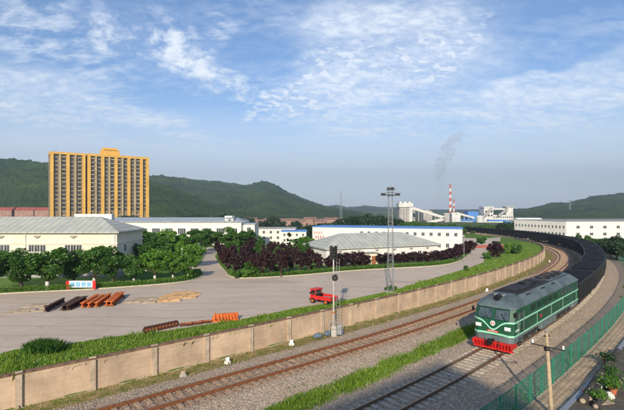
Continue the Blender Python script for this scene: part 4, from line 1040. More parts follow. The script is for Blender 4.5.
# pylons
def pylon(px, ptop, D, label, pbase=215):
    x = (px - 312) * D / F; zt = CH + (208 - ptop) * D / F; t = thing('pylon', label, 'pylon', (x, D, 0), 0, 'power pylons on the horizon'); b = MB(); w = 2.2; k = .35
    for sx in (-1, 1):
        for sy in (-1, 1): b.bar((sx * w, sy * w, -8), (sx * .5, sy * .5, zt), k)
    for i in range(7):
        f = i / 7; g = (i + 1) / 7; wa = w * (1 - f) + .5 * f; wb = w * (1 - g) + .5 * g; za = -8 + (zt + 8) * f; zb = -8 + (zt + 8) * g
        b.bar((-wa, -wa, za), (wb, -wb, zb), k * .7); b.bar((wa, -wa, za), (-wb, -wb, zb), k * .7)
    b.build('lattice', M['steel'], t)
    for j, a in enumerate((.97, .86, .75)): z = -8 + (zt + 8) * a; MB().bar((-5 - j, 0, z), (5 + j, 0, z), k * 1.2).build('crossarm', M['steel'], t)
pylon(341, 193, 750, 'distant lattice pylon above the end of the wooded hill'); pylon(570, 200, 900, 'distant pylon on the right-hand wooded hill')

# ------------------------------------------------------------------ trees
def crown_points(kind, r, h, n, seed):
    g = np.random.default_rng(seed); P = []
    nc = {'round': 34, 'plum': 46, 'cone': 24, 'bush': 14, 'big': 60}[kind]
    for k in range(nc):
        u = g.normal(size=3); u /= np.linalg.norm(u); rr = g.random() ** .4
        c = u * rr * np.array([r * .82, r * .82, h / 2 * .84])
        if kind == 'cone': f = g.random(); c = np.array([math.cos(k * 2.4) * r * (1 - f) * .8, math.sin(k * 2.4) * r * (1 - f) * .8, h * (f - .5)])
        s = r * g.uniform(.20, .42) * {'cone': .6, 'plum': .85}.get(kind, 1)
        q = g.normal(size=(int(n / nc), 3)); q /= np.linalg.norm(q, axis=1)[:, None]; q *= (g.random((len(q), 1)) ** .45)
        P.append(c + q * s * np.array([1, 1, .8]))
    return np.vstack(P)
PROTO = {}
def proto(key, kind, r, h, trunk_h, n, leaf, m, seed, tm='limewash'):
    P = crown_points(kind, r, h, n, seed); P[:, 2] += trunk_h + h / 2
    me = leaf_cloud(P, leaf, 'crown', M[m]); g = random.Random(seed)
    b = MB(); tr = .045 * r + .05
    b.tube((0, 0, -.2), (.03, .02, .9), tr * 1.25, tr, 8, False)
    b2s = 0
    b.cur = 1; b.tube((.03, .02, .9), (.06, -.03, trunk_h + h * .35), tr, tr * .55, 8)
    for k in range(6):
        a = k * 1.05 + g.random(); z = trunk_h * .85 + h * .07 * k; b.tube((.05, 0, z), (math.cos(a) * r * .62, math.sin(a) * r * .62, z + h * .3), tr * .5, tr * .15, 6)
    PROTO[key] = (me, b.mesh('trunk', [M[tm], M['trunk']], True), trunk_h + h)
for s in range(4):
    proto('green%d' % s, 'round', 2.05, 4.2, .95, 12000, .21, 'leaf', 20 + s, 'trunk' if s % 2 else 'limewash')
    proto('bright%d' % s, 'round', 1.9, 3.3, 1.2, 8500, .22, 'leaf_bright', 30 + s)
    proto('plum%d' % s, 'plum', 1.1, 2.5, .35, 7500, .125, 'purple', 40 + s, 'trunk')
    proto('far%d' % s, 'big', 4.2, 7.0, 1.2, 9000, .5, 'leaf_dark', 50 + s, 'trunk')
    proto('farg%d' % s, 'big', 3.6, 6.0, 1.0, 8000, .45, 'leaf', 60 + s, 'trunk')
for s in range(3):
    proto('pball%d' % s, 'plum', .95, 1.7, .12, 5000, .12, 'purple', 70 + s, 'trunk')
    proto('bush%d' % s, 'bush', .9, 1.2, .05, 2500, .17, 'leaf', 80 + s, 'trunk')
    proto('bbush%d' % s, 'bush', 1.0, 1.5, .05, 2500, .18, 'leaf_bright', 85 + s, 'trunk')
    proto('cone%d' % s, 'cone', .9, 3.8, .3, 3600, .16, 'leaf_dark', 90 + s, 'trunk')
def tree(key, x, y, z, sc, label, group, name='tree', cat='tree', sxy=1.0):
    me, tr, H = PROTO[key]; t = thing(name, label, cat, (x, y, z), random.uniform(0, 6.28), group); t.scale = (sc * sxy, sc * sxy, sc)
    linkmesh(me, 'crown', t); linkmesh(tr, 'trunk', t); return t
def tpx(key, px, pb, ptop, label, group, h=YL + .13, sxy=1.0, name='tree', cat='tree', lvl=None):
    x, y = G(px, pb, h); H = PROTO[key][2]; hh = (pb - ptop) * y / F
    return tree(key, x, y, h, hh / H, label, group, name, cat, sxy * (1.14 if name == 'tree' and 'plum' not in key else 1))
g = 'green trees on the left lawn'
row = [(-8, 292, 246, 1.1), (22, 290.5, 249, .95), (47, 289.5, 243, 1.15), (74, 286, 250, .85), (94, 285, 244, 1.05), (113, 285, 247, 1.0), (134, 283.5, 252, 1.0), (155, 282, 249, 1.05), (173, 280.5, 252, .9), (188, 279, 254, .8)]
for i, (px, pb, pt, s) in enumerate(row): tpx('green%d' % (i % 4) if i < 7 else 'bright%d' % (i % 4), px, pb, pt, '%s tree with limewashed trunk, %s from the left in the lawn row' % ('leafy green' if i < 7 else 'bright green', ORD[i]), g, YL + .13, s * 1.05)
row = [(146, 271, 240, 1.1, 'g'), (163, 270, 238, 1.1, 'g'), (178, 268.5, 241, 1.15, 'b'), (193, 267, 243, 1.1, 'b'), (150, 262, 232, 1.2, 'g'), (168, 259, 230, 1.2, 'b'), (186, 257, 231, 1.2, 'g'), (128, 268, 236, 1.1, 'g'), (143, 256, 229, 1.3, 'g'), (205, 252, 229, 1.2, 'g'), (216, 249, 228.5, 1.25, 'g')]
for i, (px, pb, pt, s, k) in enumerate(row): tpx(('bright%d' if k == 'b' else 'green%d') % (i % 4), px, pb, pt, '%s tree in the clump behind the lawn row, %s from the left there' % ('yellow-green' if k == 'b' else 'green', ORD[sorted(range(len(row)), key=lambda q: row[q][0]).index(i)]), 'trees behind the left lawn row', YL + .13, s)
row = [(228, 254, 227.5, 1.25), (240, 253, 228, 1.25), (250, 252, 229, 1.1), (196, 246, 228.5, 1.3), (259, 252, 236, .9)]
for i, (px, pb, pt, s) in enumerate(row): tpx('green%d' % ((i + 1) % 4), px, pb, pt, 'dark green round tree behind the yard entrance, %s from the left' % ORD[sorted(range(5), key=lambda q: row[q][0]).index(i)], 'round trees by the yard entrance', YL, s)
# plum trees
front = [(222, 264, 243), (228, 272, 247), (236, 276, 250), (243, 272, 250), (252, 276, 252), (262, 276.5, 250), (271, 275.5, 252), (281, 276, 247), (290, 272, 252), (300, 273.5, 250), (309, 272, 246), (318, 271.5, 252)]
back = [(219, 258, 240), (233, 264, 244), (246, 266, 240), (257, 264, 243), (266, 267, 246), (272, 262, 240), (279, 264, 246), (287, 262, 242), (295, 266, 245), (302, 262, 239), (309, 262, 246), (252, 258, 236), (240, 259, 244), (262, 258, 244), (281, 257, 240)]
for i, (px, pb, pt) in enumerate(front): tpx('plum%d' % (i % 4), px, pb, pt, 'dark purple plum tree in the island front row, %s from the left' % ORD[i], 'purple plum trees on the island', YL + .13, .8)
bo = sorted(range(len(back)), key=lambda q: back[q][0])
for i, (px, pb, pt) in enumerate(back): tpx(('green%d' if i in (3, 6, 9, 12) else 'plum%d') % ((i + 2) % 4), px, pb, pt, ('dark green' if i in (3, 6, 9, 12) else 'dark purple plum') + ' tree deeper in the island, %s from the left behind the front row' % ORD[bo.index(i)], 'purple plum trees on the island', YL + .13, .74)
low = [(331, 269, 253.5), (342, 268.5, 252), (352, 268, 251), (363, 267.5, 251), (382, 264.5, 253), (390, 264, 252.5), (398, 263.5, 252.5), (406, 263, 252), (413, 263, 251), (420, 262.5, 252), (428, 262.5, 250.5), (436, 262, 250), (444, 261.5, 249.5), (452, 260.5, 247), (459, 258, 243), (466, 254, 240), (471, 250, 240)]
for i, (px, pb, pt) in enumerate(low): tpx('pball%d' % (i % 3), px, pb, pt, 'round purple-leaved shrub before the grey-roofed hall, %s from the left' % ORD[i], 'clipped purple shrubs along the hall', YL + .13, 1.15, 'shrub', 'shrub')
for i, (px, pb, pt, k) in enumerate([(252, 276, 262, 'bush0'), (246, 277, 268, 'bbush1'), (236, 277.5, 270, 'bush1'), (276, 272, 266, 'bush2'), (312, 270, 264, 'bbush2')]):
    tpx(k, px, pb, pt, 'low green bush among the purple trees, %s from the left' % ORD[[2, 1, 0, 3, 4][i]], 'green bushes on the island', YL + .13, 1.2, 'bush', 'bush')
for i, (px, pb, pt) in enumerate([(289, 259, 233.5), (296, 257, 238)]): tpx('cone%d' % i, px, pb, pt, ['tall narrow dark conifer in front of the blue-edged white block', 'shorter dark conifer right of the tall narrow one'][i], 'conifers on the island', YL + .13, 1.3, 'conifer', 'conifer')
tpx('bright2', 303, 252, 235, 'yellow-green tree left of the long two-storey building', None, YL, 1.3)
tpx('bright3', 310, 251, 238, 'smaller yellow-green tree touching the long two-storey building', None, YL, 1.2)
# around the right-hand verge
tpx('pball1', 495.5, 257.5, 240.5, 'large dark purple shrub on the grass beside the railway bend', None, YL, 1.0, 'shrub', 'shrub')
tpx('bbush0', 507.5, 254, 243, 'bright green bush right of the large purple shrub', None, YL, .8, 'bush', 'bush')
tpx('bush0', 515, 254, 243.5, 'dull dark bush at the tip of the grass verge', None, YL, .9, 'bush', 'bush')
tpx('bush1', 487, 259, 252, 'small green bush at the foot of the large purple shrub', None, YL, 1.0, 'bush', 'bush')
tpx('bush2', 466, 271, 265.5, 'small green bush standing at the yard edge near the bend', None, YL, 1.0, 'bush', 'bush')
tpx('bush1', 388.5, 291, 284, 'leafy bush at the foot of the lattice mast', None, YL, .9, 'bush', 'bush')
tpx('bush2', 395, 290, 286, 'low bush right of the lattice mast', None, YL, 1.1, 'bush', 'bush')
tpx('green2', 481, 246, 236, 'small round green tree beside the far end of the road', None, YL, 1.3)
# far tree belts
def belt(lst, label, group, key, z=None):
    o_ = sorted(range(len(lst)), key=lambda q: lst[q][0])
    for i, (px, D, pt, s) in enumerate(lst):
        k = key % (i % 4); H = PROTO[k][2]; x = (px - 312) * D / F; zz = float(terr(x, D)[0]) if z is None else z
        zt = CH - (pt - 208) * D / F; tree(k, x, D, zz, max(.3, (zt - zz) / H), '%s, %s from the left' % (label, ORD[o_.index(i)]), group, sxy=s)
belt([(352, 200, 216, 1.2), (362, 205, 213.5, 1.1), (371, 200, 214, 1.2), (381, 205, 216, 1.2), (391, 200, 217, 1.2), (344, 215, 217, 1.2), (333, 200, 222, 1.3), (323, 190, 222.5, 1.3), (313, 185, 224.5, 1.3), (303, 190, 225, 1.3), (399, 205, 219, 1.1)], 'dark tree in the belt behind the long white building', 'tree belt behind the long white building', 'far%d')
belt([(406, 190, 221, 1.2), (415, 195, 221.5, 1.2), (424, 190, 222.5, 1.2), (433, 195, 222, 1.2), (442, 190, 223.5, 1.2), (451, 195, 223, 1.2), (460, 185, 225, 1.2), (468, 185, 224, 1.2), (476, 190, 225, 1.1), (483, 185, 224.5, 1.1), (490, 188, 224, 1.1), (455, 165, 229, 1.2), (464, 165, 230, 1.2), (473, 168, 231, 1.1)], 'green tree in the belt before the power station', 'tree belt before the power station', 'farg%d')
belt([(498, 190, 224, 1.0), (504, 186, 221.5, 1.0), (510, 184, 222, .9)], 'dense dark tree between the power station and the right factory', 'trees between power station and factory', 'far%d')
belt([(30, 240, 222, 1.1), (130, 260, 213, 1.0), (160, 250, 216, 1.0), (215, 250, 216, 1.2), (205, 270, 215, 1.1), (194, 280, 213, 1.2), (225, 280, 214, 1.2), (236, 270, 217, 1.3), (250, 260, 220, 1.2), (264, 270, 219.5, 1.2), (280, 260, 221, 1.2), (296, 260, 220.5, 1.2), (182, 300, 215, 1.1), (248, 300, 216, 1.1), (273, 310, 216, 1.1)], 'dark tree among the village roofs', 'trees among the village roofs', 'far%d')
belt([(572, 136, 235.5, .8), (579, 132, 234.5, .7), (588, 128, 235, .8), (594, 122, 238, .9)], 'light green tree in front of the right factory', 'trees before the right factory', 'farg%d')
belt([(599, 112, 238.5, .9), (605, 106, 240, .9), (611, 100, 240.5, .9), (617, 96, 241, 1.0), (624, 92, 242, 1.0), (608, 118, 236.5, 1.0), (617, 112, 235.5, 1.0)], 'dark green tree behind the green fence by the factory', 'trees behind the green fence', 'far%d')

# ------------------------------------------------------------------ locomotive
def ring(z, xf, xr, hw, c=.35):
    return [(xf, hw - c, z), (xf - c * .7, hw, z), (xr + c * .7, hw, z), (xr, hw - c, z), (xr, -hw + c, z), (xr + c * .7, -hw, z), (xf - c * .7, -hw, z), (xf, -hw + c, z)]
def fx(z): return 9.75 if z <= 2.25 else 9.75 - (z - 2.25) * .42
def bogie_mb(nw, b, r=.5):
    b.box(-nw * .95 + .15, nw * .95 - .15, 1.18, 1.32, .42, .72); b.box(-nw * .95 + .15, nw * .95 - .15, -1.32, -1.18, .42, .72); b.box(-.3, .3, -1.2, 1.2, .45, .75)
    for k in range(nw):
        x = (k - (nw - 1) / 2) * 1.75; b.box(x - .2, x + .2, 1.3, 1.42, .35, .65); b.box(x - .2, x + .2, -1.42, -1.3, .35, .65)
        for dx in (-.42, .42): b.tube((x + dx, 1.36, .62), (x + dx, 1.36, .95), .09, .09, 8); b.tube((x + dx, -1.36, .62), (x + dx, -1.36, .95), .09, .09, 8)
def wheel_mb(r=.5, g=.86):
    b = MB()
    for s in (-1, 1):
        b.tube((0, s * (g - .03), 0), (0, s * (g + .11), 0), r, r, 20); b.tube((0, s * (g - .08), 0), (0, s * (g - .03), 0), r + .04, r + .04, 20); b.tube((0, s * (g + .11), 0), (0, s * (g + .2), 0), r * .3, r * .26, 12)
    b.tube((0, -g, 0), (0, g, 0), .09, .09, 8); return b
def loco():
    tc = T2.near(13.6, 32.9) + 10.65; p0 = T2.at(tc - 6); p1 = T2.at(tc + 6); cx, cy = (p0[0] + p1[0]) / 2, (p0[1] + p1[1]) / 2
    hd = math.atan2(p0[1] - p1[1], p0[0] - p1[0])
    RT = .38
    t = thing('locomotive', 'dark green diesel locomotive with mint stripes and a red pilot', 'locomotive', (cx, cy, RT), hd); t.scale = (1.02, .95, 1.02)
    W_ = 1.62; e = .012
    b = MB(); b.loft([ring(1.15, 9.75, -9.75, W_), ring(2.25, 9.75, -9.75, W_), ring(3.18, fx(3.18), -9.55, W_ - .02)], True, True); b.build('body', M['loco_green'], t)
    b = MB(); b.loft([ring(.55, 9.62, -9.6, W_ - .12), ring(.75, 9.7, -9.7, W_ - .02), ring(1.148, 9.74, -9.74, W_ - .01)]); 
    b = MB(); b.loft([ring(.62, 9.66, 7.4, W_ - .08, .32), ring(1.148, 9.74, 7.4, W_ - .01, .35)]); b.loft([ring(.62, -7.4, -9.66, W_ - .08, .32), ring(1.148, -7.4, -9.74, W_ - .01, .35)]); b.box(-7.4, 7.4, -W_ + .06, W_ - .06, .95, 1.149); b.build('skirt', M['loco_skirt'], t)
    r = MB(); r.loft([ring(3.182, fx(3.18) + .10, -9.65, W_ + .05, .4), ring(3.28, fx(3.28) + .12, -9.65, W_ + .05, .4), ring(3.62, 8.95, -9.2, 1.42, .5), ring(3.92, 8.35, -8.7, 1.05, .5), ring(4.05, 7.8, -8.3, .75, .4)]); rf = r.build('roof', M['loco_roof'], t, bevel=.05)
    b = MB(); b.box(-1.2, 7.2, -.98, .98, 4.0, 4.10); b.box(3.2, 6.4, -.8, .8, 4.1, 4.2); b.build('sooty_hatch', M['soot'], rf, bevel=.03)
    for x in (2.2, .6): MB().lathe([(.62, 0), (.66, .12), (.60, .2), (.2, .22)], (x, 0, 4.1), 20).build('exhaust_hatch', M['soot'], rf)
    for x in (-2.6, -4.2, -5.8):
        f_ = MB().lathe([(.70, 0), (.74, .16), (.66, .18), (.64, .06), (.12, .06), (.1, .14)], (x, 0, 4.04), 24).build('cooling_fan', M['dark_steel'], rf)
        bl = MB()
        for k in range(6): a = k * math.pi / 3; bl.bar((x, 0, 4.15), (x + math.cos(a) * .62, math.sin(a) * .62, 4.15), .14, .03)
        bl.build('fan_blade_ring', M['steel'], f_) if False else None
    MB().box(-7.6, -6.9, -.5, .5, 4.0, 4.25).build('roof_box', M['dark_steel'], rf, bevel=.03)
    for x in (5.2, 1.4, -1.7):
        MB().box(x - .5, x + .5, 1.04, 1.3, 3.78, 3.84).build('roof_step', M['dark_steel'], rf)
    for s in (1, -1): MB().bar((7.4, s * .98, 4.02), (-8, s * .98, 4.02), .05).build('roof_rail', M['dark_steel'], rf)
    MB().tube((8.45, 0, 3.93), (8.98, 0, 3.88), .2, .24, 14).build('top_headlight', M['black'], t)
    for s in (.35, -.35): MB().tube((8.0, s, 4.05), (8.5, s, 4.05), .05, .1, 10).build('horn', M['steel'], t)
    # windscreen
    sl = lambda z, d=0: fx(z) + d
    def fpanel(name, m, y0, y1, z0, z1, d0, d1, par=t, inset=0.0):
        o = MB(); o.loft([[(sl(z0, d0), y0 + inset, z0), (sl(z0, d0), y1 - inset, z0), (sl(z1, d0), y1 - .04, z1), (sl(z1, d0), y0 + .04, z1)], [(sl(z0, d1), y0 + inset, z0), (sl(z0, d1), y1 - inset, z0), (sl(z1, d1), y1 - .04, z1), (sl(z1, d1), y0 + .04, z1)]]); return o.build(name, m, par)
    for s in (1, -1):
        y0, y1 = (.13, 1.22) if s > 0 else (-1.22, -.13)
        w = fpanel('windscreen', M['cabglass'], y0, y1, 2.40, 3.10, -.02, .02)
        fr = MB(); za, zb = 2.36, 3.13
        P = [(sl(za, .03), y0 - .04, za), (sl(za, .03), y1 + .04, za), (sl(zb, .03), y1, zb), (sl(zb, .03), y0, zb)]
        for i in range(4): fr.bar(P[i], P[(i + 1) % 4], .05)
        fr.build('window_frame', M['dark_green'], w)
        MB().bar((sl(2.38, .06), (y0 + y1) / 2 + .3, 2.38), (sl(2.85, .06), (y0 + y1) / 2 - .1, 2.85), .025).build('wiper', M['black'], w)
    # V moustache
    def front_stripe(pts, w, name):
        o = MB()
        for i in range(len(pts) - 1):
            (ya, za), (yb, zb) = pts[i], pts[i + 1]; cx_ = lambda y, z: fx(z) + .012 - max(0, abs(y) - (W_ - .35)) * .7
            o.loft([[(cx_(ya, za) - .01, ya, za - w / 2), (cx_(ya, za) + .015, ya, za - w / 2), (cx_(ya, za) + .015, ya, za + w / 2), (cx_(ya, za) - .01, ya, za + w / 2)],
                    [(cx_(yb, zb) - .01, yb, zb - w / 2), (cx_(yb, zb) + .015, yb, zb - w / 2), (cx_(yb, zb) + .015, yb, zb + w / 2), (cx_(yb, zb) - .01, yb, zb + w / 2)]])
        return o.build(name, M['mint'], t)
    for s in (1, -1):
        front_stripe([(s * 1.615, 2.25), (s * 1.27, 2.27), (s * .95, 2.20), (s * .68, 2.05), (s * .42, 1.82), (s * .2, 1.64), (0, 1.58)], .13, 'moustache_stripe')
        front_stripe([(s * 1.615, 1.24), (s * 1.27, 1.24), (s * .8, 1.28), (0, 1.30)], .15, 'lower_stripe')
        l = MB(); l.box(9.74, 9.83, s * 1.18 - .24, s * 1.18 + .24, 1.66, 1.93); hl = l.build('headlight', M['white'], t, bevel=.03)
        MB().tube((9.82, s * 1.18 - .1, 1.795), (9.85, s * 1.18 - .1, 1.795), .095, .095, 14).build('lamp', M['lamp_glass'], hl); MB().tube((9.82, s * 1.18 + .12, 1.795), (9.85, s * 1.18 + .12, 1.795), .08, .08, 14).build('lamp', M['lamp_glass'], hl)
    em = MB(); em.tube((9.75, 0, 2.06), (9.80, 0, 2.06), .19, .19, 20); e_ = em.build('emblem', M['white'], t)
    q = MB(); q.tube((9.80, 0, 2.06), (9.812, 0, 2.06), .14, .14, 18); q.build('emblem_disc', M['dirty_red'], e_); q = MB(); q.box(9.81, 9.825, -.03, .03, 1.97, 2.13); q.box(9.81, 9.825, -.09, .09, 1.95, 1.99); q.box(9.81, 9.825, -.08, .08, 2.11, 2.15); q.build('emblem_mark', M['white'], e_)
    pl = MB(); pl.box(9.74, 9.79, -.46, .46, 1.40, 1.52); plate = pl.build('number_plate', M['red'], t)
    q = MB()
    for k in range(7): q.box(9.79, 9.797, -.36 + k * .11, -.31 + k * .11, 1.43, 1.49)
    q.build('plate_lettering', M['white'], plate)
    # pilot
    p = MB(); p.box(9.45, 9.98, -1.58, 1.58, .62, .70)
    for k in range(13):
        y = -1.5 + k * .25; p.loft([[(9.70, y - .07, .12), (9.80, y - .07, .12), (9.98, y - .07, .64), (9.82, y - .07, .64)], [(9.70, y + .07, .12), (9.80, y + .07, .12), (9.98, y + .07, .64), (9.82, y + .07, .64)]])
    p.box(9.66, 9.84, -1.6, 1.6, .08, .17); p.box(9.55, 9.62, -1.5, 1.5, .1, .62); p.box(9.0, 9.98, 1.5, 1.62, .35, .66); p.box(9.0, 9.98, -1.62, -1.5, .35, .66); p.build('pilot', M['red'], t)
    c = MB(); c.box(9.6, 10.25, -.12, .12, .66, .86); c.box(10.12, 10.42, -.2, .12, .56, .96); c.box(10.3, 10.5, .0, .2, .6, .92); c.build('coupler', M['black'], t, bevel=.03)
    for y in (-.55, .55): MB().tube((9.95, y, .85), (10.05, y * 1.02, .45), .035, .03, 8).build('air_hose', M['black'], t)
    c = MB(); c.box(-10.25, -9.6, -.12, .12, .66, .86); c.build('coupler', M['black'], t)
    # sides
    for s in (1, -1):
        y = s * (W_ + .001); sgn = s
        def sp(x0, x1, z0, z1, name, m, d=.02, par=t): return MB().box(x0, x1, min(y, y + sgn * d) - (0 if s > 0 else 0), max(y, y + sgn * d), z0, z1).build(name, m, par)
        sp(-9.45, 9.5, 2.19, 2.32, 'upper_stripe', M['mint']); sp(-9.45, 9.5, 1.18, 1.30, 'side_stripe', M['mint'])
        sp(-9.45, 9.4, 1.12, 1.16, 'sill', M['loco_skirt'], .03)
        for x in (8.75, 4.2, 0.2, -3.6, -8.6): sp(x - .025, x + .025, 1.31, 2.18, 'vertical_stripe', M['mint'], .015)
        d = sp(7.75, 8.45, 1.25, 3.0, 'door', M['dark_green'], .016); sp(7.9, 8.3, 2.45, 2.9, 'door_window', M['cabglass'], .022, d); MB().box(8.36, 8.4, y, y + s * .05, 1.95, 2.1).build('handle', M['steel'], d)
        for x in (7.62, 8.58): MB().bar((x, y + s * .06, 1.2), (x, y + s * .06, 2.9), .03).build('handrail', M['steel'], t)
        d = sp(-8.45, -7.75, 1.25, 3.0, 'door', M['dark_green'], .016); sp(-8.3, -7.9, 2.45, 2.9, 'door_window', M['cabglass'], .022, d)
        sp(8.72, 9.15, 2.5, 2.98, 'cab_window', M['cabglass'], .012)
        sp(-9.15, -8.72, 2.5, 2.98, 'cab_window', M['cabglass'], .012)
        for k in range(4):
            x = -7.2 + k * 1.15; sp(x, x + .75, 2.5, 3.0, 'side_window', M['cabglass'], .012)
        for k in range(5):
            x = -1.6 + k * 1.55; g_ = sp(x, x + 1.1, 2.55, 3.0, 'louvre', M['dark_green'], .014)
            for q in range(5): MB().box(x + .04, x + 1.06, min(y, y + s * .03), max(y, y + s * .03), 2.60 + q * .08, 2.63 + q * .08).build('slat', M['black'], g_) if k < 5 and s > 0 else None
        for k in range(4): x = -3 + k * 2.4; sp(x, x + .02, 1.31, 2.18, 'panel_seam', M['black'], .004)
        sp(3.0, 3.35, 1.62, 1.85, 'red_badge', M['red'], .02)
        q = MB()
        for k in range(6): q.box(9.25 - k * .13 - .05, 9.25 - k * .13, y, y + s * .012, 1.55, 1.68) if s > 0 else q.box(9.25 - k * .13 - .05, 9.25 - k * .13, y - .012, y, 1.55, 1.68)
        q.build('cab_number', M['white'], t)
        MB().bar((9.55, s * 1.75, 2.75), (9.55, s * 1.75, 3.1), .16, .12).build('mirror', M['black'], t)
        st = MB()
        for z in (.35, .6, .85): st.box(8.0, 8.45, min(s * 1.5, s * 1.62), max(s * 1.5, s * 1.62), z, z + .03)
        st.bar((8.0, s * 1.6, .33), (8.0, s * 1.6, 1.1), .03); st.bar((8.45, s * 1.6, .33), (8.45, s * 1.6, 1.1), .03); st.build('cab_step', M['dark_steel'], t)
    MB().box(-2.2, 2.2, -1.4, 1.4, .28, .93).build('fuel_tank', M['loco_skirt'], t, bevel=.08)
    wm = wheel_mb(.5).mesh('wheelset', M['brown_rail'], False)
    for x in (-5.6, 5.6):
        b = MB(); bogie_mb(3, b); bo = b.build('bogie', M['dark_steel'], t); bo.location = (x, 0, 0)
        for k in range(3): o = linkmesh(wm, 'wheelset', bo); o.location = ((k - 1) * 1.75, 0, .5)
        for k in range(3):
            for s in (1, -1): MB().box(k * 1.75 - 1.75 - .12, k * 1.75 - 1.75 + .12, s * 1.43 - .02, s * 1.43 + .02, .42, .6).build('axle_box', M['loco_skirt'], bo)
    return tc
M['cabglass'] = mat('cab_glass', (.06, .085, .095), .12, .3, 3, spec=.7)
M['dark_green'] = mat('loco_dark_green', (.008, .055, .028), .4, .1, 3)
tc = loco()
# ------------------------------------------------------------------ coal wagons
def wagon():
    t = thing('coal_wagon', 'x', 'wagon', (0, 0, 0), 0, 'black coal wagons of the train'); Lw, w = 11.6, 1.55
    b = MB(); z0, z1 = .82, 2.74
    b.loft([[(-Lw / 2, -w, z0), (Lw / 2, -w, z0), (Lw / 2, w, z0), (-Lw / 2, w, z0)], [(-Lw / 2, -w, z1), (Lw / 2, -w, z1), (Lw / 2, w, z1), (-Lw / 2, w, z1)],
            [(-Lw / 2 + .1, -w + .1, z1), (Lw / 2 - .1, -w + .1, z1), (Lw / 2 - .1, w - .1, z1), (-Lw / 2 + .1, w - .1, z1)], [(-Lw / 2 + .1, -w + .1, z1 - .9), (Lw / 2 - .1, -w + .1, z1 - .9), (Lw / 2 - .1, w - .1, z1 - .9), (-Lw / 2 + .1, w - .1, z1 - .9)]])
    bd = b.build('body', M['wagon'], t)
    r = MB()
    for k in range(9):
        x = -Lw / 2 + .12 + (Lw - .24) * k / 8
        for s in (-1, 1): r.box(x - .06, x + .06, min(s * w, s * (w + .09)), max(s * w, s * (w + .09)), z0 - .05, z1)
    for s in (-1, 1): r.box(-Lw / 2, Lw / 2, min(s * (w - .04), s * (w + .11)), max(s * (w - .04), s * (w + .11)), z1 + .002, z1 + .1)
    for s in (-1, 1): r.box(min(s * (Lw / 2 - .04), s * (Lw / 2 + .1)), max(s * (Lw / 2 - .04), s * (Lw / 2 + .1)), -w + .04, w - .04, z1 + .002, z1 + .1)
    r.build('rib_frame', M['rim'], t)
    # coal load
    nx, ny = 44, 14; X, Y = np.meshgrid(np.linspace(-Lw / 2 + .11, Lw / 2 - .11, nx), np.linspace(-w + .11, w - .11, ny)); 
    f = sstep((1 - np.abs(X) / (Lw / 2)) * 6) * sstep((1 - np.abs(Y) / w) * 2.5); Z = z1 - .02 + .22 * f + (vnoise(X, Y, .5, 3) - .5) * .10
    i = np.arange(nx * ny).reshape(ny, nx); fc = np.stack([i[:-1, :-1], i[:-1, 1:], i[1:, 1:], i[1:, :-1]], -1).reshape(-1, 4)
    me = bpy.data.meshes.new('coal_load'); me.from_pydata(np.c_[X.ravel(), Y.ravel(), Z.ravel()].tolist(), [], fc.tolist()); me.materials.append(M['coal']); linkmesh(me, 'coal_load', t)
    MB().box(-Lw / 2 - .2, Lw / 2 + .2, -.2, .2, .62, .84).build('centre_sill', M['dark_steel'], t)
    wm = wheel_mb(.42).mesh('wheelset', M['brown_rail'])
    for x in (-3.9, 3.9):
        b = MB()
        for s in (-1, 1): b.box(-1.25, 1.25, s * 1.2 - .08, s * 1.2 + .08, .38, .62); b.box(-.35, .35, s * 1.2 - .1, s * 1.2 + .1, .22, .7)
        b.box(-.2, .2, -1.15, 1.15, .4, .64); bo = b.build('bogie', M['dark_steel'], t); bo.location = (x, 0, 0)
        for k in (-.88, .88): o = linkmesh(wm, 'wheelset', bo); o.location = (k, 0, .42)
    c = MB(); c.box(-Lw / 2 - .5, -Lw / 2, -.1, .1, .6, .78); c.box(Lw / 2, Lw / 2 + .5, -.1, .1, .6, .78); c.build('coupler', M['black'], t)
    return t
M['rim'] = mat('wagon_rim', (.016, .018, .021), .6, .2, 3, dirt=.4, dirtcol=(.04, .04, .04))
wg = wagon(); s_ = tc + 9.95 + .5 + 5.7
for i in range(15):
    if s_ > T2.near(44, 212): break
    p0 = T2.at(s_ - 3.9); p1 = T2.at(s_ + 3.9); o = wg if i == 0 else copy_tree(wg)
    o.location = ((p0[0] + p1[0]) / 2, (p0[1] + p1[1]) / 2, .38); o.rotation_euler = (0, 0, math.atan2(p0[1] - p1[1], p0[0] - p1[0]))
    o['label'] = 'black open wagon heaped with coal, coupled right behind the locomotive' if i == 0 else 'black open coal wagon, %s behind the green locomotive' % ORD[i]
    s_ += 12.15

# ------------------------------------------------------------------ right side: fence, pitched slope, terrace
def mesh_fence():
    root = thing('mesh_fence', 'green wire mesh fence on posts along the right side of the railway', 'fence'); t0, t1 = T2.near(3, 24), T2.near(76, 138); H = 1.62; off = 5.15
    for t in np.arange(t0, t1, 2.0):
        x, y, a = T2.at(t, off); MB().tube((x, y, -.2), (x, y, H + .08), .04, .04, 8).build('post', M['fence_green'], root)
    b = MB(); p = None
    for t in np.arange(t0, t1, .085):
        x, y, a = T2.at(t, off); x2, y2, a2 = T2.at(t + .8, off)
        if math.hypot(x, y) > 60 and int(t / .085) % 2: continue
        b.quad((x, y, .05), (x + math.cos(a) * .026, y + math.sin(a) * .026, .05), (x + math.cos(a) * .026, y + math.sin(a) * .026, H), (x, y, H))
    for z in np.arange(.05, H + .01, .092):
        w = .022 if .1 < z < H - .1 else .05
        b.loft(ribbon(T2, t0, t1, [(off - .004, z), (off + .004, z), (off + .004, z + w), (off - .004, z + w)], 1.0))
    b.build('wire_mesh', M['fence_green'], root)
mesh_fence()
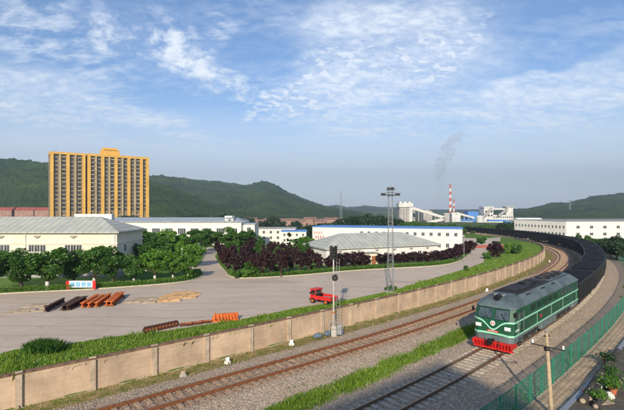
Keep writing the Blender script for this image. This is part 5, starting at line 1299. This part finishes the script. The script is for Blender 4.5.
def strip_uv(line, t0, t1, rows, name, m, label=None, cat=None, kind=None, step=1.0):
    b = MB(); uvs = []
    ts = np.arange(t0, t1, step)
    for i in range(len(ts) - 1):
        u = 0
        for k in range(len(rows) - 1):
            (oa, za), (ob, zb) = rows[k], rows[k + 1]; du = math.hypot(ob - oa, zb - za)
            pa = line.at(ts[i], oa); pb = line.at(ts[i], ob); pc = line.at(ts[i + 1], ob); pd = line.at(ts[i + 1], oa)
            b.quad((*pa[:2], za), (*pb[:2], zb), (*pc[:2], zb), (*pd[:2], za)); uvs += [(ts[i], u), (ts[i], u + du), (ts[i + 1], u + du), (ts[i + 1], u)]; u += du
    me = b.mesh(name, m); uv = me.uv_layers.new(name='UVMap'); uv.data.foreach_set('uv', np.array(uvs).ravel()); return linkmesh(me, name)
ta, tb = T2.near(-3, 18), T2.near(60, 92)
tag(strip_uv(T2, ta, tb, [(5.35, -.1), (5.45, .08), (6.9, .14)], 'stone_slope', M['pitching']), 'tan stone-paved strip sloping gently up beyond the green mesh fence', 'embankment')
tag(strip_uv(T2, ta, tb, [(7.1, .3), (16, .3)], 'terrace', M['terrace'] if 'terrace' in M else mat('terrace_soil', (.12, .105, .085), .95, .3, 2, .6, 12, col2=(.06, .055, .045))), kind='structure')
root = thing('parapet_beam', 'straight grey parapet beam along the edge of the stone-paved strip', 'parapet')
b = MB(); b.loft(ribbon(T2, ta, tb, [(6.9, .05), (7.12, .05), (7.12, .33), (6.9, .33)], 1.0)); b.build('beam', M['concrete'], root)
b = MB(); b.loft(ribbon(T2, ta, tb, [(6.87, .332), (7.15, .332), (7.15, .38), (6.87, .38)], 1.0)); b.build('cap', M['steel'], root)
# things lying on the terrace, right of the parapet
def T(px, py, h=.3): return G(px, py, h)
def log(p, q, r, label):
    a = T(*p); c = T(*q); o = thing('log', label, 'log', (a[0], a[1], .3), 0, 'dark logs on the terrace'); d = (c[0] - a[0], c[1] - a[1]); MB().tube((0, 0, r), (d[0], d[1], r), r * 1.3, r * 1.2, 12).build('bark', M['log'], o)
    L = math.hypot(*d); MB().tube((-d[0] / L * .012, -d[1] / L * .012, r), (0, 0, r), r * .8, r * .8, 12).build('cut_end', M['board'], o)
log((583, 404), (600, 376), .17, 'dark log lying nearest the parapet in the lower corner'); log((590, 401), (598, 389), .15, 'short dark log beside the pale plastic bag'); log((601, 378), (612, 361), .19, 'thick dark log above the white sack'); log((596, 409), (606, 398), .14, 'dark log at the very bottom edge'); log((606, 369), (618, 352), .14, 'thin dark log against the leafy plants')
def sack(px, py, s, m, label, name='sack', cat='sack'):
    x, y = T(px, py); b = MB(); g = random.Random(px)
    n = 12; rings = []
    for z, r in ((0, .75), (.2, 1.0), (.5, .95), (.8, .7), (1.0, .3), (1.15, .42)):
        rings.append([(math.cos(2 * math.pi * i / n) * s * r * g.uniform(.8, 1.15), math.sin(2 * math.pi * i / n) * s * r * g.uniform(.8, 1.15), z * s) for i in range(n)])
    b.loft(rings); o = b.build(name, M[m], None, True); o.location = (x, y, .3); o.scale = (1.35,) * 3; tag(o, label, cat)
sack(593, 394, .20, 'cloth', 'pale tied sack standing between the logs'); sack(596, 386, .17, 'white', 'small white sack above the pale one'); sack(609, 398, .24, 'cloth', 'cream sack under the green plant'); sack(601, 388, .12, 'white', 'tiny white sack right of the small white one')
def pot(px, py, s, m, label, plant=None):
    x, y = T(px, py); t = thing('plant_pot', label, 'plant pot', (x, y, .3), 0, 'pots on the terrace'); t.scale = (1.35,) * 3; MB().lathe([(s * .6, 0), (s * .85, s * 1.2), (s, s * 1.25), (s, s * 1.5), (s * .85, s * 1.5), (s * .8, s * 1.3)], (0, 0, 0), 16).build('pot', M[m], t)
    if plant:
        P = rng.normal(size=(260, 3)) * np.array([s * .95, s * .95, s * .75]); P[:, 2] = np.abs(P[:, 2]) + s * 1.5; linkmesh(leaf_cloud(P, .085, 'foliage', M[plant]), 'foliage', t)
pot(585.5, 394, .13, 'terracotta', 'small red clay pot against the parapet'); pot(607, 389, .22, 'log', 'dark pot with a bright green plant', 'leaf_bright'); pot(612, 378, .2, 'log', 'dark pot with dark leaves near the parapet top', 'leaf'); pot(600, 404, .2, 'log', 'dark pot with bright leaves low in the corner between the logs', 'leaf_bright'); pot(613, 394, .2, 'terracotta', 'clay pot with bright leaves beside the cream sack', 'leaf_bright'); pot(614, 386, .18, 'log', 'dark pot with green leaves at the right edge above the cream sack', 'leaf')
pot(605, 362, .18, 'terracotta', 'clay pot with dark leaves by the thin log', 'leaf_dark'); pot(611, 366, .2, 'log', 'dark pot with dark leaves right of the clay pot', 'leaf_dark')
for i, (px, py, a, l) in enumerate([(604, 404, .4, 'pale board lying at the lower right corner'), (610, 381, -.3, 'pale board leaning flat by the potted plants')]):
    x, y = T(px, py); o = MB().box(-.45, .45, -.16, .16, 0, .035).build('board', M['board']); o.location = (x, y, .38); o.scale = (1.35,) * 3; o.rotation_euler = (.12, .1, a); tag(o, l, 'board')
# utility pole
t = thing('utility_pole', 'tan concrete pole with one crossarm in front of the mesh fence', 'pole', (13.15, 23.5, .18))
MB().tube((0, 0, 0), (-.28, 0, 4.45), .115, .085, 12).build('pole', M['pole_con'], t)
ca = Vector((-.25, 0, 3.72)); dr = Vector((1.03, 0.25, -.28))
MB().bar(ca - dr + Vector((0, -.12, 0)), ca + dr + Vector((0, -.12, 0)), .07, .06).build('crossarm', M['dark_steel'], t)
MB().tube((-.37, -.02, 3.6), (-.15, -.02, 3.6), .13, .13, 10).build('clamp', M['dark_steel'], t)
for f in (-.94, .94):
    p = ca + dr * f + Vector((0, -.12, .03)); MB().lathe([(.02, 0), (.03, .04), (.06, .05), (.065, .1), (.035, .12), (.055, .14), (.05, .2), (.015, .22)], tuple(p), 12).build('insulator', M['white'], t)
p = Vector((-.28, 0, 4.43)); MB().lathe([(.05, 0), (.09, .05), (.09, .12), (.04, .14), (.08, .17), (.07, .24), (.02, .26)], tuple(p), 12).build('insulator', M['vent_grey'], t)
MB().tube((-.42, -.02, 4.3), (-.14, -.02, 4.3), .05, .05, 8).build('bracket', M['dark_steel'], t)

# ------------------------------------------------------------------ railway furniture
# signal
sx, sy = 2.05, 38.7
t = thing('railway_signal', 'tall slim mast signal with two black heads and a ladder beside the wall', 'signal', (sx, sy, 0))
MB().box(-.32, .18, -.22, .22, -.1, .85).build('plinth', M['concrete'], t, bevel=.03)
MB().box(.2, .62, -.2, .2, .1, .95).build('relay_box', M['steel'], t, bevel=.03)
q = MB()
for xx in (-.5, .1, .7):
    for yy in (-.35, .35): q.bar((xx, yy, 0), (xx, yy, 1.25), .03)
for z in (.65, 1.25):
    for yy in (-.35, .35): q.bar((-.5, yy, z), (.7, yy, z), .025)
    for xx in (-.5, .7): q.bar((xx, -.35, z), (xx, .35, z), .025)
q.build('guard_cage', M['steel'], t)
MB().tube((-.1, 0, .85), (-.1, 0, 8.1), .082, .07, 12).build('mast', M['concrete'], t)
def head(z, n, nm='signal_head'):
    h = MB(); hh = .27 * n; h.box(-.33 + .1, .13, -.16, .02, z, z + hh); h.box(-.45, .25, .02, .05, z - .1, z + hh + .1); o = h.build(nm, M['black'], t)
    for k in range(n):
        zz = z + .135 + .27 * k; MB().tube((-.05, -.19, zz), (-.05, -.16, zz), .085, .085, 12).build('lens', M['glass'], o); MB().tube((-.05, -.38, zz + .02), (-.05, -.17, zz), .12, .11, 10, False).build('hood', M['black'], o)
head(6.9, 4); 
h = MB(); h.tube((.02, -.2, 5.2), (.02, .05, 5.2), .27, .27, 18); h.box(-.2, .2, -.06, .0, 4.95, 5.5); o = h.build('round_signal_head', M['black'], t); MB().tube((.02, -.24, 5.2), (.02, -.2, 5.2), .12, .12, 14).build('lens', M['glass'], o)
l = MB(); l.bar((.14, .05, .9), (.16, .05, 6.9), .025); l.bar((.44, .05, .9), (.42, .05, 6.9), .025)
for z in np.arange(1.1, 6.8, .3): l.bar((.15, .05, z), (.43, .05, z), .018)
for z in (1.6, 3.6, 5.6): l.bar((-.1, .02, z), (.3, .05, z), .025)
l.build('ladder', M['steel'], t)
MB().tube((-.1, 0, 2.0), (-.1, 0, 2.14), .125, .125, 12).build('orange_band', M['orange'], t)
for i, (px, py) in enumerate([(317.5, 337.5), (328, 335), (340.5, 334.5)]):
    x, y = G(px, py, 0); o = MB().loft([[(-.38, -.22, 0), (.38, -.22, 0), (.38, .22, 0), (-.38, .22, 0)], [(-.36, -.2, .22), (.36, -.2, .24), (.34, .2, .25), (-.36, .2, .22)], [(-.25, -.12, .34), (.22, -.13, .32), (.24, .12, .34), (-.2, .12, .33)]]).build('tarp_bundle', M['tarp'], None, False, .05)
    o.location = (x, y, .02); o.rotation_euler = (0, 0, .5 + i * .3); tag(o, 'blue-grey tarped bundle at the signal base, %s of three from the left' % ORD[i], 'bundle', 'tarped bundles by the signal')
# marker posts
for i, (px, py) in enumerate([(183, 375.5), (227.5, 362.5), (291.5, 344.3), (487, 291), (549.5, 262)]):
    x, y = G(px, py, 0); t = thing('marker_post', 'short white marker stone beside the rusty track, %s from the left' % ORD[i], 'marker post', (x, y, 0), .6, 'white marker stones')
    s = .9 if i else .75; MB().box(-.13, .13, -.07, .07, -.1, .42 * s).build('stone', M['white'] if i else M['concrete_warm'], t, bevel=.02); MB().box(-.2, .2, -.14, .14, -.1, .1).build('foot', M['white'] if i else M['concrete'], t, bevel=.02)
# lattice mast
def mast():
    x, y = 9.35, 51.0; t = thing('floodlight_mast', 'tall lattice steel mast with floodlights at the yard edge', 'mast', (x, y, YL)); H = 12.2; w0, w1 = .34, .21; b = MB(); n = 16
    for sx in (-1, 1):
        for sy in (-1, 1): b.bar((sx * w0, sy * w0, 0), (sx * w1, sy * w1, H), .04)
    for i in range(n):
        f, g_ = i / n, (i + 1) / n; a = w0 + (w1 - w0) * f; c = w0 + (w1 - w0) * g_; za, zb = H * f, H * g_
        for (p, q) in (((-a, -a), (c, -c)), ((a, -a), (c, c)), ((a, a), (-c, c)), ((-a, a), (-c, -c))): b.bar((*p, za), (*q, zb), .02)
        for (p, q) in (((-c, -c), (c, -c)), ((c, -c), (c, c)), ((c, c), (-c, c)), ((-c, c), (-c, -c))): b.bar((*p, zb), (*q, zb), .02)
    b.build('lattice', M['steel'], t)
    MB().box(-.5, .5, -.5, .5, H - .62, H - .55).build('platform', M['dark_steel'], t)
    r = MB()
    for z in (H - .3, H): r.bar((-.5, -.5, z), (.5, -.5, z), .03); r.bar((.5, -.5, z), (.5, .5, z), .03); r.bar((-.5, .5, z), (.5, .5, z), .03); r.bar((-.5, -.5, z), (-.5, .5, z), .03)
    r.build('guard_rail', M['dark_steel'], t)
    MB().bar((-1.05, 0, H - .7), (1.05, 0, H - .7), .06).build('arm', M['steel'], t)
    for dx in (-1.0, -.72, .72, 1.0): MB().box(dx - .14, dx + .14, -.14, .1, H - .66, H - .38).build('floodlight', M['dark_steel'], t, bevel=.03)
    for dx in (-.28, .05, .3): MB().box(dx - .13, dx + .13, -.2, .05, H + .02, H + .32).build('floodlight', M['dark_steel'], t, bevel=.03)
    MB().tube((.05, 0, H), (.05, 0, H + 1.5), .02, .01, 6).build('lightning_rod', M['steel'], t)
    MB().box(-.6, .6, -.6, .6, -.2, .12).build('footing', M['concrete'], t)
mast()
# lamp post on left lawn
x, y = G(182, 279, YL); t = thing('lamp_post', 'thin grey lamp post at the tip of the left lawn', 'lamp post', (x, y, YL + .13)); MB().tube((0, 0, 0), (0, 0, 4.0), .06, .04, 8).build('pole', M['steel'], t); MB().tube((0, 0, 0), (0, 0, .6), .09, .09, 8).build('base', M['white'], t); MB().lathe([(.04, 0), (.08, .05), (.09, .14), (.05, .2)], (0, 0, 4.0), 12).build('lamp_head', M['lamp_glass'], t)
x, y = G(464, 261, YL); t = thing('lamp_post', 'thin grey pole at the right end of the shrub row', 'lamp post', (x, y, YL + .13)); MB().tube((0, 0, 0), (0, 0, 4.6), .06, .04, 8).build('pole', M['steel'], t); MB().box(-.3, .1, -.08, .08, 4.6, 4.7).build('lamp_head', M['lamp_glass'], t)
# noticeboard
x, y = G(81, 290, YL); t = thing('noticeboard', 'blue and white noticeboard with red end pillars on the lawn edge', 'noticeboard', (x, y, YL + .13))
for s in (-1, 1): MB().box(s * 1.62 - .2, s * 1.62 + .2, -.08, .08, 0, 1.0).build('pillar', M['red'], t, bevel=.03)
MB().box(-1.42, 1.42, -.03, .03, .18, .92).build('panel', M['white'], t)
for k in range(4): MB().box(-1.3 + k * .68, -1.3 + k * .68 + .54, -.045, -.031, .26, .84).build('poster', M['blue_panel'], t)
MB().box(-1.42, 1.42, -.05, .05, .92, 1.0).build('top_rail', M['white'], t)

# ------------------------------------------------------------------ things lying in the yard
def beam_stack(p, q, w, h, m, label, n=2, name='steel_beam', grp='steel beams lying in the yard'):
    a = G(*p, YL); c = G(*q, YL); L = math.hypot(c[0] - a[0], c[1] - a[1]); rz = math.atan2(c[1] - a[1], c[0] - a[0])
    o = thing(name, label, 'steel beam', (a[0], a[1], YL + .02), rz, grp)
    # I-section girder on two timber bearers
    g_ = MB(); z = .12
    g_.box(0, L, -w / 2, w / 2, z, z + .05); g_.box(0, L, -.04, .04, z + .05, z + h - .05); g_.box(0, L, -w / 2, w / 2, z + h - .05, z + h)
    for k in range(1, int(L / .8)): g_.box(k * .8, k * .8 + .03, -w / 2 + .02, w / 2 - .02, z + .05, z + h - .05)
    g_.build('girder', M[m], o)
    for f in (.15, .85): MB().box(L * f - .08, L * f + .08, -w / 2 - .15, w / 2 + .15, 0, .12).build('bearer', M['log'], o)
for i, (p, q, m, w, l) in enumerate([((82, 308.5), (98, 299), 'orange', .42, 'orange rusted girder, left one of the orange pair'), ((88.5, 308.5), (104, 299), 'orange', .42, 'orange rusted girder, middle of the orange group'), ((96, 308), (110.5, 298), 'orange', .42, 'orange rusted girder lying just left of the wide one'),
                                     ((106.5, 307), (118.5, 297), 'orange', .5, 'wide orange rusted girder, last before the pale planks'), ((111, 306.8), (123, 296.5), 'orange', .42, 'orange rusted girder, rightmost of all'),
                                     ((62, 311.5), (79, 301.5), 'rust_dark', .45, 'dark brown girder beside the orange ones'), ((67, 311), (86, 301), 'rust_dark', .5, 'dark brown girder touching the first orange one'), ((45, 313), (64, 303), 'rust_dark', .3, 'thin black-brown girder standing apart at left')]):
    beam_stack(p, q, w, .42, m, l)
def planks(x0, x1, y0, y1, m, label, n, name='plank_pile'):
    pass
# pale concrete sleepers stacked flat
def flat_pile(pts, cols, label, m, name, seed, tall=.22):
    g_ = random.Random(seed); (ax, ay), (bx, by) = pts; A = G(ax, ay, YL); B = G(bx, by, YL)
    L = B[0] - A[0]; t = thing(name, label, 'pile', (A[0], A[1], YL + .02)); rows = cols; slope = (B[1] - A[1]) / L
    for j in range(rows):
        xx = g_.uniform(0, .6)
        while xx < L - 1.2:
            ln = g_.uniform(1.6, 2.6); bb = MB(); Mx = Matrix.Translation((xx, xx * slope + j * .62 + g_.uniform(-.06, .06), 0)) @ Matrix.Rotation(math.atan(slope) + g_.uniform(-.03, .03), 4, 'Z')
            if g_.random() > .12: bb.box(0, min(ln, L - xx), -.14, .14, 0, tall * g_.uniform(.7, 1.3), Mx); bb.build('slab', M[m], t)
            xx += ln + g_.uniform(.05, .3)
M['pale_sleeper'] = mat('pale_slab', (.33, .27, .20), .9, .2, 2, dirt=.4, dirtcol=(.2, .15, .1)); M['tan_plank'] = mat('tan_plank', (.44, .28, .14), .85, .2, 2)
flat_pile([(2, 314), (50, 311)], 6, 'spread of pale concrete slabs left of the dark girders', 'pale_sleeper', 'slab_pile', 3, .14)
flat_pile([(120, 305), (156, 303)], 5, 'pile of greyish slabs right of the orange girders', 'pale_sleeper', 'slab_pile', 4, .16)
flat_pile([(153, 303), (193, 300.5)], 8, 'pile of tan timber planks in the middle of the yard', 'tan_plank', 'plank_pile', 5, .2)
# row of rusty rail wheels
k = 0
for px in np.arange(146, 178, 3.3):
    py = 333.5 - (px - 146) * .22; x, y = G(px, py, YL); t = thing('iron_roller', 'dark rusty roller standing in the row at the grass edge, %s from the left' % ORD[k], 'roller', (x, y, YL + .02), .9, 'rusty rollers at the grass edge'); k += 1
    b = MB(); b.tube((0, -.06, .27), (0, .06, .27), .27, .27, 18); b.build('tread', M['rust_dark'], t); MB().tube((0, -.12, .27), (0, .12, .27), .1, .1, 12).build('hub', M['rust'], t)
for i, px in enumerate((186, 196, 205)):
    x, y = G(px, 326 - i * 1.3, YL); t = thing('rusty_girder', 'low dark rusty bar in the grass left of the orange frame, %s from the left' % ORD[i], 'girder', (x, y, YL + .02), .35, 'rusty bars in the grass'); MB().box(-.5, .5, -.12, .12, 0, .16).build('bar', M['rust_dark'], t); MB().box(-.5, .5, -.05, .05, .16, .26).build('web', M['rust'], t)
# orange welded frame
x, y = G(211.5, 321.5, YL); t = thing('steel_frame', 'bright orange ribbed steel frame lying at the grass edge', 'steel frame', (x, y, YL + .02), .28); Lf = 2.35
b = MB(); b.loft([[(0, -.4, 0), (0, .4, 0), (.0, .05, .1), (0, -.05, .1)], [(.32, -.4, 0), (.32, .4, 0), (.32, .08, .85), (.32, -.08, .85)]]); b.build('end_plate', M['orange'], t)
MB().box(.32, Lf, -.4, .4, 0, .12).build('base', M['orange'], t); MB().box(.32, Lf, -.06, .06, .12, .62).build('web', M['orange'], t)
for k in range(7): x_ = .6 + k * .27; MB().loft([[(x_, -.38, .12), (x_, .38, .12), (x_, .1, .66), (x_, -.1, .66)], [(x_ + .07, -.38, .12), (x_ + .07, .38, .12), (x_ + .07, .1, .66), (x_ + .07, -.1, .66)]]).build('rib', M['orange'], t)
# red mini truck
def truck():
    x, y = G(323, 303.2, YL); t = thing('mini_truck', 'small red open-backed farm truck parked by the grass edge', 'truck', (x, y, YL + .02), math.pi - .62); t.scale = (.9, 1, .95)
    MB().box(-1.35, 1.25, -.35, .35, .34, .46).build('chassis', M['orange'], t)
    b = MB(); b.loft([[(.62, -.62, .36), (1.42, -.62, .36), (1.42, .62, .36), (.62, .62, .36)], [(.62, -.64, .85), (1.40, -.62, .85), (1.40, .62, .85), (.62, .64, .85)]]); b.build('cab', M['red'], t, bevel=.05)
    for a in (.66, 1.3):
        for s in (-1, 1): MB().bar((a, s * .58, .85), (a - .04, s * .56, 1.42), .06).build('pillar', M['red'], t)
    MB().box(.68, .72, -.55, .55, .86, 1.38).build('rear_glass', M['glass'], t); MB().loft([[(1.34, -.54, .86), (1.36, -.54, .86), (1.36, .54, .86), (1.34, .54, .86)], [(1.28, -.52, 1.38), (1.30, -.52, 1.38), (1.30, .52, 1.38), (1.28, .52, 1.38)]]).build('windscreen', M['glass'], t)
    MB().box(.50, 1.42, -.68, .68, 1.42, 1.54).build('roof', M['red'], t, bevel=.05)
    b = MB(); b.box(-1.5, .55, -.70, .70, .5, .56); b.build('bed_floor', M['steel'], t)
    for s in (-1, 1): MB().box(-1.5, .55, s * .72 - .03, s * .72 + .03, .5, .9).build('side_board', M['red'], t)
    MB().box(.50, .56, -.68, .68, .561, .98).build('headboard', M['black'], t); MB().box(-1.56, -1.5, -.70, .70, .42, .78).build('tailboard', M['dirty_red'], t)
    MB().box(-.9, .1, -.4, .35, .57, .72).build('load', M['steel'], t, bevel=.04)
    MB().box(1.42, 1.50, -.66, .66, .34, .46).build('bumper', M['black'], t); MB().box(1.41, 1.44, -.3, .3, .52, .72).build('grille', M['black'], t)
    for s in (-.74, .74): MB().box(1.22, 1.28, s - .09, s + .09, 1.05, 1.25).build('mirror', M['black'], t)
    for s in (-.45, .45): MB().tube((1.41, s, .6), (1.45, s, .6), .08, .08, 12).build('headlight', M['lamp_glass'], t)
    for xx in (.98, -.9):
        for s in (-1, 1):
            w = MB().tube((xx, s * .56, .3), (xx, s * .72, .3), .3, .3, 18).build('wheel', M['tyre'], t); MB().tube((xx, s * .72, .3), (xx, s * .735, .3), .15, .15, 12).build('rim', M['orange'], w)
truck()
# low brick wall and dark heap near the far road
x, y = G(476, 248, YL); root = thing('brick_wall', 'low reddish brick wall beyond the far road end', 'wall', (x, y, YL)); x2, y2 = G(503, 247.5, YL); MB().bar((0, 0, .35), (x2 - x, y2 - y, .35), .3, .8).build('brickwork', mat('red_brick', (.33, .10, .07), .9, .2, 2), root); MB().bar((0, 0, .78), (x2 - x, y2 - y, .78), .38, .06).build('coping', M['concrete'], root)
x, y = G(478, 243, YL); root = thing('boundary_wall', 'grey low wall above the reddish brick wall', 'wall', (x, y, YL)); x2, y2 = G(500, 241, YL); MB().bar((0, 0, .5), (x2 - x, y2 - y, .5), .3, 1.1).build('panel', M['plinth'], root); MB().bar((0, 0, 1.08), (x2 - x, y2 - y, 1.08), .4, .08).build('coping', M['concrete'], root)

# ------------------------------------------------------------------ tall building behind the viewpoint; its shadow falls over the tracks
def rear_building():
    def sh(p, h): d = h / math.tan(R(SUN_EL)); return Vector((p[0] + SDX * d, p[1] + SDY * d, 0))
    e = Vector((-.785, -.62, 0)); s = Vector((.42, -.91, 0))
    c = sh((9.6, 32.0), 25.0); a = c + e * 4.4
    t = thing('apartment_block', 'plain concrete block behind the viewpoint, seen only by its shadow', 'building', tuple(c))
    P = lambda v: (v.x - c.x, v.y - c.y)
    MB().prism([P(c), P(c + e * 60), P(c + e * 60 + s * 22), P(c + s * 22)], -1, 25.0).build('wall', M['concrete'], t)
    MB().prism([P(q) for q in (c, c + e * 60, c + e * 60 - s * .3, c - s * .3)][::-1], 21.6, 21.9).build('ledge', M['concrete'], t)
    rz = math.atan2(-e.y, -e.x) + math.pi
    for k in range(9):
        for f in range(7):
            q = a + e * (2.5 + k * 4.2); put_window(t, q.x - c.x, q.y - c.y, 2.5 + 3.1 * f, 1.6, 1.5, rz, 1, None, 'w')
rear_building()

# ------------------------------------------------------------------ haze
def haze():
    b = MB(); b.box(-3300, 3300, -60, 3700, -60, 320)
    m = bpy.data.materials.new('haze'); m.use_nodes = True; nt = m.node_tree; nt.nodes.clear(); out = nt.nodes.new('ShaderNodeOutputMaterial'); pv = nt.nodes.new('ShaderNodeVolumePrincipled')
    pv.inputs['Color'].default_value = (.62, .74, .90, 1); pv.inputs['Density'].default_value = HAZE; pv.inputs['Anisotropy'].default_value = .2; nt.links.new(pv.outputs[0], out.inputs['Volume'])
    o = b.build('haze', m); tag(o, kind='stuff')
HAZE = .00028
haze()
